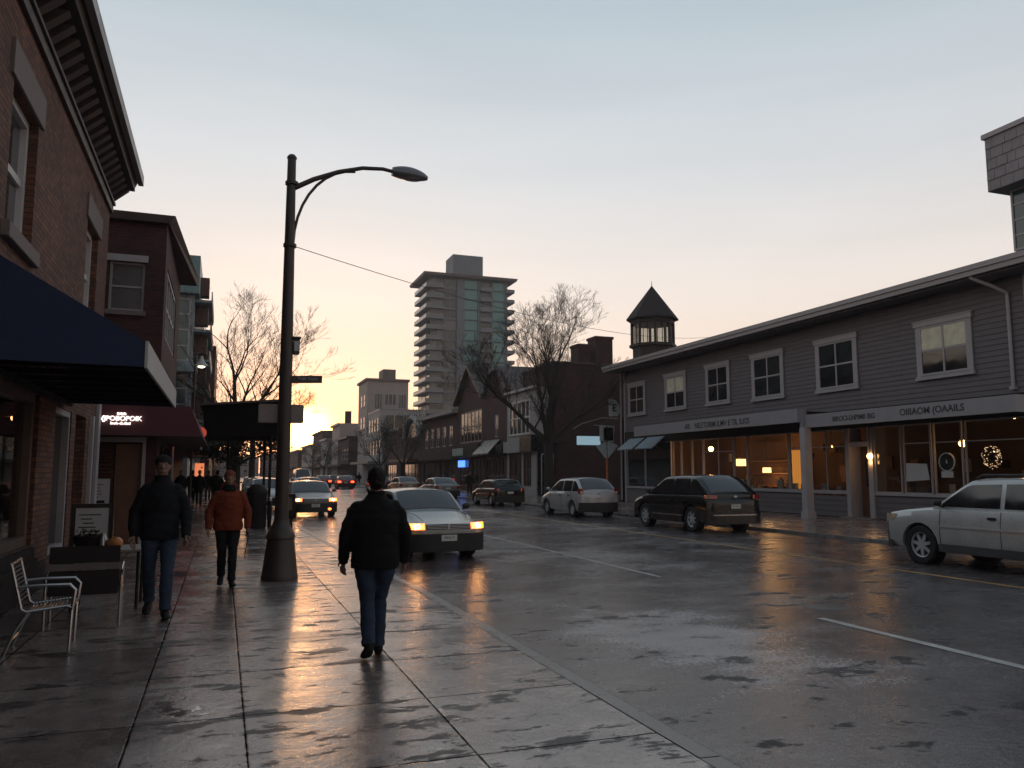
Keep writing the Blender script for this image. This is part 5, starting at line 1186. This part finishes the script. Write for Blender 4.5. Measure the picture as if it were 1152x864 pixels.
for k, (x, y, l) in enumerate(((14.3, 78.5, 'dark car parked near the small bare tree, right kerb'), (14.4, 100, 'dark car parked beyond the small bare tree, far right kerb'), (14.4, 112, 'dark car parked farthest along the right kerb'), (2.2, 52, 'dark car parked at the left kerb behind the white hatchback'), (2.3, 64, 'dark car parked farthest along the left kerb'))):
    make_car('hatchback', (x, y, RZ), 0 if x > 5 else PI, l, paint('dusk_paint', (.10, .095, .09)), L=4.0, W=1.72, H=1.46, belt=.93, gh=(1.0, .25, -1.35, -1.88), bpillar=(-.3,), wheels=(1.28, -1.22), group='cars parked along the kerbs')
# ------------------------------------------------------------------ street furniture
def mesh_chair():
    o = empty('wire_chair', (-1.52, 8.85, 0), 'silver wire slatted armchair facing the street, nearest the camera', 'chair', rz=R(-86))
    b = Matrix.Translation(o.location) @ Matrix.Rotation(R(-86), 4, 'Z')      # local +y = direction it faces
    r = .014; w_ = .27
    fm = MB(b)
    for s in (-1, 1):
        x = s * w_
        fm.tube([(x, .22, 0), (x, .23, .40), (x, .19, .42), (x, -.14, .385), (x, -.18, .41), (x, -.28, .82)], r, 8)
        fm.tube([(x, -.30, 0), (x, -.22, .22), (x, -.12, .39)], r, 8)
        fm.tube([(x, .23, .38), (x, .25, .56), (x, .20, .615), (x, -.05, .62), (x, -.22, .61)], r * 1.15, 8)
    fm.tube([(-w_, .23, .40), (w_, .23, .40)], r, 8); fm.tube([(-w_, -.28, .82), (w_, -.28, .82)], r, 8); fm.tube([(-w_, -.26, .12), (w_, -.26, .12)], .01, 6)
    fm.build('frame', M['steel'], o, sm=True)
    s_ = MB(b)
    for i in range(13): y = lerp(.21, -.13, i / 12); s_.tube([(-w_, y, .427 - .035 * i / 12), (0, y, .412 - .035 * i / 12), (w_, y, .427 - .035 * i / 12)], .0065, 5)
    s_.build('seat', M['steel'], o, sm=True)
    s_ = MB(b)
    for i in range(10): t_ = i / 9; y = lerp(-.195, -.275, t_); z = lerp(.47, .80, t_); s_.tube([(-w_, y, z), (0, y - .015, z), (w_, y, z)], .0075, 5)
    s_.build('backrest', M['steel'], o, sm=True)
mesh_chair()
def panel_chair():
    o = empty('cafe_bench', (-1.38, 10.15, 0), 'cafe seat with dark solid backrest and silver tube arms, its back to the camera', 'bench')
    b = Matrix.Translation(o.location) @ Matrix.Rotation(R(4), 4, 'Z'); w_ = .36
    MB(b).box(-w_ + .02, w_ - .02, -.30, -.27, .34, .60).box(-w_ + .02, w_ - .02, -.305, -.275, .68, .86).build('backrest', M['dark'], o, bevel=.008)
    MB(b).box(-w_ + .02, w_ - .02, -.31, -.265, .605, .675).build('back_rail', plain('worn_back_rail', (.10, .085, .08), .5), o, bevel=.004)
    MB(b).box(-w_ + .02, w_ - .02, -.26, .26, .40, .43).build('seat', M['dark'], o, bevel=.008)
    for s in (-1, 1):
        x = s * w_
        f_ = MB(b).tube([(x, -.29, 0), (x, -.29, .52), (x, -.22, .57), (x, -.05, .60), (x, .22, .62), (x, .27, .58), (x, .28, 0)], .015, 8).tube([(x, -.29, .40), (x, .28, .40)], .012, 8)
        f_.build('arm', M['steel'], o, sm=True)
panel_chair()
tb = empty('cafe_table', (-1.27, 11.3, 0), 'small cafe table with pale slatted top beside the seats', 'table')
t_ = MB()
for i in range(5): t_.box(-1.72, -.86, 10.85 + i * .16, 10.99 + i * .16, .70, .725)
t_.build('table_top', plain('pale_table_top', (.34, .31, .29), .45, var=.2), tb, bevel=.004)
for x, y in ((-1.64, 10.95), (-.93, 10.95), (-1.64, 11.55), (-.93, 11.55)): MB().tube([(x, y, 0), (x, y, .70)], .018, 8).build('leg', M['dark'], tb)
pt_ = empty('table_planter', (-1.50, 11.1, .725), 'round dark basket planter standing on the cafe table', 'planter')
MB().lathe([(.001, 0), (.14, 0), (.19, .16), (.17, .17), (.13, .03), (.001, .03)], (-1.50, 11.1, .725), 18).build('basket', M['dark'], pt_, sm=True)
b = MB()
for k in range(60):
    a = random.uniform(0, 2 * PI); r = random.uniform(.01, .17); c = Vector((-1.50 + r * math.cos(a), 11.1 + r * math.sin(a), .725 + random.uniform(.12, .24))); d = Vector([random.uniform(-1, 1) for _ in range(3)]).normalized() * .035; s = d.cross(Vector((.3, .2, 1))).normalized() * .02
    b.add([c - d, c + s, c + d, c - s], [(0, 1, 2, 3)])
b.build('foliage', plain('dull_plant', (.07, .06, .03), .6), pt_, fix=False)
o = MB().lathe([(.001, 0), (.05, 0), (.055, .13), (.03, .17), (.03, .20), (.001, .20)], (-1.33, 10.98, .725), 14).build('glass_jar', M['steel'], None, sm=True); tag(o, 'shiny silver jar on the cafe table beside the planter', 'jar')
o = MB().ell((-1.19, 10.95, .80), (.085, .085, .075)).build('orange_gourd', plain('orange_skin', (.55, .20, .05), .4), None, sm=True); tag(o, 'orange rounded gourd on the cafe table', 'pumpkin')
ab = empty('sandwich_board', (-1.72, 13.6, 0), 'black framed menu board with a white poster standing by the wall', 'sign')
fb = frame((0, 13.3, 0), (1, 0, 0), (0, -1, 0))
MB(fb).box(-2.05, -1.49, -.02, .02, .06, .12).box(-2.05, -1.49, -.02, .02, 1.14, 1.20).box(-2.05, -1.99, -.02, .02, .12, 1.14).box(-1.55, -1.49, -.02, .02, .12, 1.14).box(-2.03, -1.97, -.25, -.21, 0, 1.0).box(-1.57, -1.51, -.25, -.21, 0, 1.0).build('frame', M['black'], ab)
p_ = MB(fb).box(-1.99, -1.55, -.005, .008, .12, 1.14).build('poster', M['paper'], ab)
b = MB(fb)
for i in range(11): b.box(-1.95 + (i % 3) * .03, -1.66 - (i * 53 % 11) * .012, .0085, .0105, 1.03 - i * .06, 1.045 - i * .06)
b.build('poster_print', M['dark'], p_)
# bins, bollard, boxes at the kerb behind the lamp post
o = empty('litter_bin', (1.02, 25.6, 0), 'tall dark round litter bin behind the lamp post', 'bin')
MB().lathe([(.001, 0), (.27, 0), (.29, .05), (.29, .95), (.31, 1.0), (.31, 1.06)], (1.02, 25.6, 0), 20).build('body', M['dark'], o, sm=True)
MB().lathe([(.31, 1.06), (.29, 1.16), (.16, 1.30), (.001, 1.33)], (1.02, 25.6, 0), 20).build('lid', M['dark'], o, sm=True)
o = empty('bollard', (1.40, 25.5, 0), 'slim silver capped bollard beside the litter bin', 'bollard')
MB().tube([(1.40, 25.5, 0), (1.40, 25.5, .80)], .055, 12).build('post', M['dark'], o, sm=True); MB().lathe([(.06, 0), (.065, .04), (.05, .11), (.001, .13)], (1.40, 25.5, .80), 14).build('cap', M['steel'], o, sm=True)
o = empty('newspaper_box', (1.95, 26.2, 0), 'squat dark newspaper box at the left kerb behind the lamp post', 'box')
MB().box(1.68, 2.18, 25.95, 26.45, .25, 1.0).build('body', M['dark'], o, bevel=.02); MB().box(1.78, 2.08, 25.94, 25.949, .5, .9).build('pane', M['glass'], o); MB().box(1.75, 1.82, 26.0, 26.4, 0, .25).box(2.04, 2.11, 26.0, 26.4, 0, .25).build('foot', M['dark'], o)

# ------------------------------------------------------------------ people
def remesh(mb, vox, name, mat, parent, wr=0, ws=6, seed=0, smooth_it=3, dec=None):
    me = bpy.data.meshes.new(name); me.from_pydata([tuple(v) for v in mb.v], [], mb.f)
    bm = bmesh.new(); bm.from_mesh(me); bmesh.ops.recalc_face_normals(bm, faces=bm.faces); bm.to_mesh(me); bm.free()
    o = bpy.data.objects.new(name, me); col.objects.link(o)
    m = o.modifiers.new('r', 'REMESH'); m.mode = 'VOXEL'; m.voxel_size = vox
    s = o.modifiers.new('s', 'SMOOTH'); s.iterations = smooth_it; s.factor = .5
    if dec: d = o.modifiers.new('d', 'DECIMATE'); d.ratio = dec
    dg = bpy.context.evaluated_depsgraph_get(); m2 = bpy.data.meshes.new_from_object(o.evaluated_get(dg)); bpy.data.objects.remove(o)
    if wr:
        m2.update(); of = Vector((seed * 3.7, seed, 0)); ns = [v.normal.copy() for v in m2.vertices]
        for v, n in zip(m2.vertices, ns):
            p = v.co; q = Vector((p.x * ws, p.y * ws, p.z * ws * 1.9)) + of
            d = noise.noise(q) + .5 * noise.noise(q * 2.3); v.co = p + n * d * wr
    for p in m2.polygons: p.use_smooth = True
    m2.name = name; return link_mesh(name, m2, mat, parent)
SK = plain('skin', (.22, .12, .085), .5, var=.1)
def person(loc, rz, label, Hs=1.75, jacket=None, trousers=None, shoes=None, hair=None, step=.22, arm=(.12, -.1), vox=.011, hem=.80, fat=1.0, hat=None, group=None, legside=.09, collar=None, elbows=.18, lean=0, hood=False, scarf=None):
    """faces +y locally, walking: left foot forward by step, right foot back"""
    k = Hs / 1.75; base = Matrix.Translation(loc) @ Matrix.Rotation(rz, 4, 'Z') @ Matrix.Scale(k, 4)
    root = empty('person', loc, label, 'person', group, rz)
    hip = .93 - abs(step) * .06
    def leg(s, st):
        if st >= 0: kn = Vector((s * legside, st * .62 + .03, .50)); an = Vector((s * legside * .95, st, .085)); toe = an + Vector((s * .02, .17, -.045))
        else: kn = Vector((s * legside, st * .35 + .06, .49)); an = Vector((s * legside * .95, st, .15)); toe = an + Vector((s * .02, .15, -.115))
        return Vector((s * .095, 0, hip - .02)), kn, an, toe
    LG = [leg(-1, step), leg(1, -step)]
    AR = []
    for s, a in ((-1, arm[0]), (1, arm[1])):
        sh = Vector((s * .195 * fat, 0, 1.42)); el = Vector((s * (.245 * fat + elbows * .12), a * .45 - .03, 1.13)); wr_ = Vector((s * (.25 * fat + elbows * .1), a + .05, .88)); AR.append((s, sh, el, wr_))
    # trousers
    t = MB()
    for h_, kn, an, toe in LG:
        t.loft([h_ + Vector((0, 0, .06)), h_ - Vector((0, 0, .10)), h_.lerp(kn, .6), kn + Vector((0, 0, .03)), kn.lerp(an, .35), kn.lerp(an, .8), an + Vector((0, 0, .005))], [(.10, .12), (.095, .108), (.082, .09), (.068, .075), (.068, .078), (.060, .066), (.066, .076)])
    t.ell((0, -.005, hip + .03), (.175 * fat, .125, .13))
    base_mb = lambda q: setattr(q, 'v', [base @ v for v in q.v]) or q
    remesh(base_mb(t), vox * k, 'trousers', trousers, root, .007 * k, 9, 1)
    # jacket
    j = MB(); f = fat
    j.loft([(0, 0, hem), (0, 0, hem + .05), (0, -.005, .98), (0, -.01, 1.12), (0, -.01, 1.27), (0, -.01, 1.37), (0, -.015, 1.435), (0, -.012, 1.475), (0, -.01, 1.51)], [(.205 * f, .145 * f), (.212 * f, .155 * f), (.205 * f, .150 * f), (.205 * f, .150 * f), (.215 * f, .150 * f), (.200 * f, .130 * f), (.140 * f, .105), (.098, .09), (.072, .078)], 20)
    for s, sh, el, w_ in AR:
        j.ell(tuple(sh + Vector((-s * .050, 0, -.050))), (.080, .076, .078), 14, 10); q0 = sh + Vector((-s * .022, 0, -.075)); j.loft([q0, q0.lerp(el, .5), el, el.lerp(w_, .5), w_ + (w_ - el) * .06], [(.078, .080), (.070, .072), (.062, .064), (.056, .058), (.052, .054)])
    remesh(base_mb(j), vox * k, 'jacket', jacket, root, .012 * k, 6, 2, smooth_it=9)
    if collar:
        c = MB().loft([(0, -.01, 1.455), (0, -.012, 1.50), (0, -.014, 1.535)], [(.095, .092), (.082, .082), (.086, .088)]); remesh(base_mb(c), vox * k, 'collar', collar, root, .003, 10, 3)
    if scarf: c = MB().loft([(0, .0, 1.44), (0, .0, 1.48), (0, .0, 1.535)], [(.11, .11), (.105, .105), (.082, .085)]); remesh(base_mb(c), vox * k, 'scarf', scarf, root, .006, 14, 3)
    # shoes
    for i, (h_, kn, an, toe) in enumerate(LG):
        s_ = MB()
        heel = an + Vector((0, -.055, -.05)) if i == 0 else an + Vector((0, -.05, -.03))
        s_.loft([heel, an + Vector((0, -.01, -.035)), an.lerp(toe, .6) + Vector((0, 0, -.012)), toe, toe + Vector((0, .055, -.004))], [(.036, .045), (.043, .052), (.047, .038), (.046, .028), (.028, .02)], 12)
        s_.loft([an + Vector((0, -.01, -.03)), an + Vector((0, -.01, .06))], [(.045, .055), (.045, .05)], 12)
        remesh(base_mb(s_), min(vox, .01) * k, 'shoe', shoes, root)
    # body: head, neck, trunk, limbs and hands in one surface
    b = MB(); hz = 1.635
    b.ell((0, .005, hz + .012), (.076, .095, .108), 22, 16); b.loft([(0, .022, hz - .01), (0, .034, hz - .07), (0, .04, hz - .105)], [(.068, .072), (.055, .058), (.028, .035)])
    b.loft([(0, -.02, 1.44), (0, -.012, 1.50), (0, 0, 1.58)], [(.066, .066), (.056, .06), (.055, .062)])
    b.loft([(0, .088, hz + .012), (0, .108, hz - .018), (0, .100, hz - .030)], [(.010, .012), (.016, .016), (.012, .010)]); b.ell((0, .092, hz - .058), (.027, .010, .009), 10, 6)
    b.ell((0, .088, hz + .036), (.055, .012, .010), 12, 6)
    for s in (-1, 1): b.ell((s * .078, -.002, hz - .004), (.010, .020, .033), 10, 8); b.ell((s * .031, .082, hz + .012), (.015, .010, .009), 8, 6)
    b.loft([(0, 0, hip), (0, 0, 1.15), (0, 0, 1.40), (0, 0, 1.46)], [(.12, .085), (.12, .085), (.12, .08), (.065, .055)])
    for s, sh, el, w_ in AR:
        shi = sh + Vector((-s * .03, 0, -.06)); b.loft([shi, shi.lerp(el, .5), el, w_], [.03, .038, .036, .028]); d = (w_ - el).normalized(); d = (d + Vector((0, .10, -.1))).normalized(); side = Vector((0, 1, 0)); side = (side - d * side.dot(d)).normalized(); side = (side * math.cos(.7) + d.cross(side) * math.sin(.7) * s).normalized()
        b.loft([w_ - d * .02, w_ + d * .03, w_ + d * .065, w_ + d * .09], [(.018, .027), (.019, .036), (.018, .040), (.014, .037)])
        for i, (o_, ln) in enumerate(((.030, .068), (.010, .076), (-.010, .072), (-.029, .055))):
            p0 = w_ + d * .085 + side * o_; inn = Vector((-s * .25, .12, 0)); p1 = p0 + d * ln * .45; p2 = p1 + (d + inn * 1.5).normalized() * ln * .32; p3 = p2 + (d * .6 + inn * 3.2).normalized() * ln * .28
            b.tube([p0 - d * .02, p0, p1, p2, p3], [.009, .0092, .0088, .008, .0065], 8)
        p0 = w_ + d * .03 + side * .030; b.tube([p0, p0 + (d * .6 + side * .8).normalized() * .035, p0 + (d * .9 + side * .55).normalized() * .065], [.0115, .0105, .008], 8)
    for h_, kn, an, toe in LG: b.loft([h_, kn, an, an - Vector((0, 0, .02))], [.06, .045, .035, .035])
    remesh(base_mb(b), (.0055 if vox < .015 else .018) * k, 'body', SK, root, smooth_it=1)
    # eyes
    if vox < .015:
        for s in (-1, 1): MB(base).ell((s * .031, .0895, hz + .013), (.0115, .006, .006), 10, 6).build('eye', plain('eye_dark', (.03, .02, .02), .2), root, sm=True)
    if hat: h = MB().ell((0, -.004, hz + .045), (.088, .106, .085), 20, 12); remesh(base_mb(h), .009 * k, 'hat', hat, root, .003, 20)
    elif hair:
        h = MB().ell((0, -.016, hz + .034), (.085, .098, .098), 20, 14); h.ell((0, -.045, hz - .02), (.074, .066, .08), 16, 10)
        remesh(base_mb(h), .009 * k, 'hair', hair, root, .008, 22, 5)
    if hood: h = MB().loft([(0, -.06, 1.44), (0, -.075, 1.52), (0, -.06, 1.58)], [(.12, .09), (.13, .08), (.09, .05)]); remesh(base_mb(h), .012 * k, 'hood', jacket, root, .01, 12)
    return root
cloth = lambda n, c, r=.9: plain(n, c, r, var=.25, scale=14, bumpy=.25, spec=.2)
BLK = cloth('black_jacket_cloth', (.009, .009, .010)); JEAN = cloth('blue_denim', (.030, .043, .070)); SHOE = cloth('dark_shoe', (.012, .011, .011), .6)
HAIR = cloth('dark_hair', (.014, .011, .010), .7); HAIRG = cloth('grey_brown_hair', (.06, .04, .035), .8)
person((1.33, 7.35, 0), -.08, 'man in black jacket and blue jeans walking away from the camera, centre of the sidewalk', 1.70, BLK, JEAN, SHOE, HAIR, step=-.16, arm=(.05, .02), collar=BLK, hem=.82, fat=1.08, legside=.062, vox=.010, elbows=.12)
person((-.66, 10.35, 0), PI + .05, 'man in black jacket and jeans walking towards the camera past the seats', 1.85, cloth('dark_navy_jacket', (.010, .011, .014)), JEAN, SHOE, hat=cloth('dark_cap', (.02, .015, .015)), step=.20, arm=(.10, -.02), collar=BLK, hem=.83, fat=.98, elbows=.2, vox=.010)
wm_ = person((.11, 12.75, 0), PI + .04, 'woman in rust red hooded jacket and black trousers walking towards the camera', 1.68, cloth('rust_red_jacket', (.15, .030, .014)), cloth('black_trousers', (.012, .012, .014)), SHOE, HAIRG, step=.12, arm=(.03, .03), hem=.84, fat=1.04, legside=.075, hood=True, scarf=BLK, elbows=.25, vox=.010, hat=cloth('russet_knit_hat', (.16, .045, .03)))
# leash in her left hand, phone strap as in the photo
tag(MB().tube([(.40, 12.62, .78), (.39, 12.58, .66), (.36, 12.55, .50), (.355, 12.55, .40)], .008, 6).build('hand_strap', M['dark'], None), 'thin dark strap hanging from the hand of the woman in red', 'strap')
grp = 'people far down the left sidewalk'
proto = person((-2.0, 45, 0), PI, 'dark dressed person farthest left in the distant group on the left sidewalk', 1.78, BLK, cloth('black_trousers', (.012, .012, .014)), SHOE, HAIR, step=.18, vox=.02, group=grp)
for x, y, rz, l in ((-1.5, 47, 0.1, 'dark dressed person second from left in the distant group, walking away'), (-1.05, 43, PI, 'dark dressed person in the middle of the distant group, left sidewalk'), (-.75, 50, .0, 'dark dressed person just right of the middle of the distant group'),
                    (-.35, 46, PI, 'dark dressed person right of the distant group, beside the woman in red'), (-1.8, 54, .1, 'dark dressed person at the back of the distant group'), (-.2, 40, 0, 'dark dressed person nearest of the distant group, behind the woman in red')):
    copy_tree(proto, (x, y, 0), rz, l)
proto2 = person((17.5, 58, 0), PI, 'person in dark coat on the right sidewalk by the brick shops', 1.72, BLK, BLK, SHOE, HAIR, step=.15, vox=.02, group='people on the right sidewalk')
copy_tree(proto2, (18.2, 84, 0), 0, 'person on the right sidewalk by the five window brick shop'); copy_tree(proto2, (17.2, 108, 0), .2, 'person on the right sidewalk farthest away')

# ------------------------------------------------------------------ evening haze in the air
hm = bpy.data.materials.new('evening_haze'); hm.use_nodes = True; t = hm.node_tree; t.nodes.clear()
ho = node(t, 'ShaderNodeOutputMaterial'); pv = node(t, 'ShaderNodeVolumePrincipled')
pv.inputs['Color'].default_value = (.88, .86, .86, 1); pv.inputs['Density'].default_value = .0005; pv.inputs['Anisotropy'].default_value = .45
t.links.new(pv.outputs[0], ho.inputs['Volume'])
tag(MB().box(-60, 130, -25, 430, -1.2, 68).build('haze', hm, None), 'thin evening haze filling the air of the street', 'haze', kind='stuff')
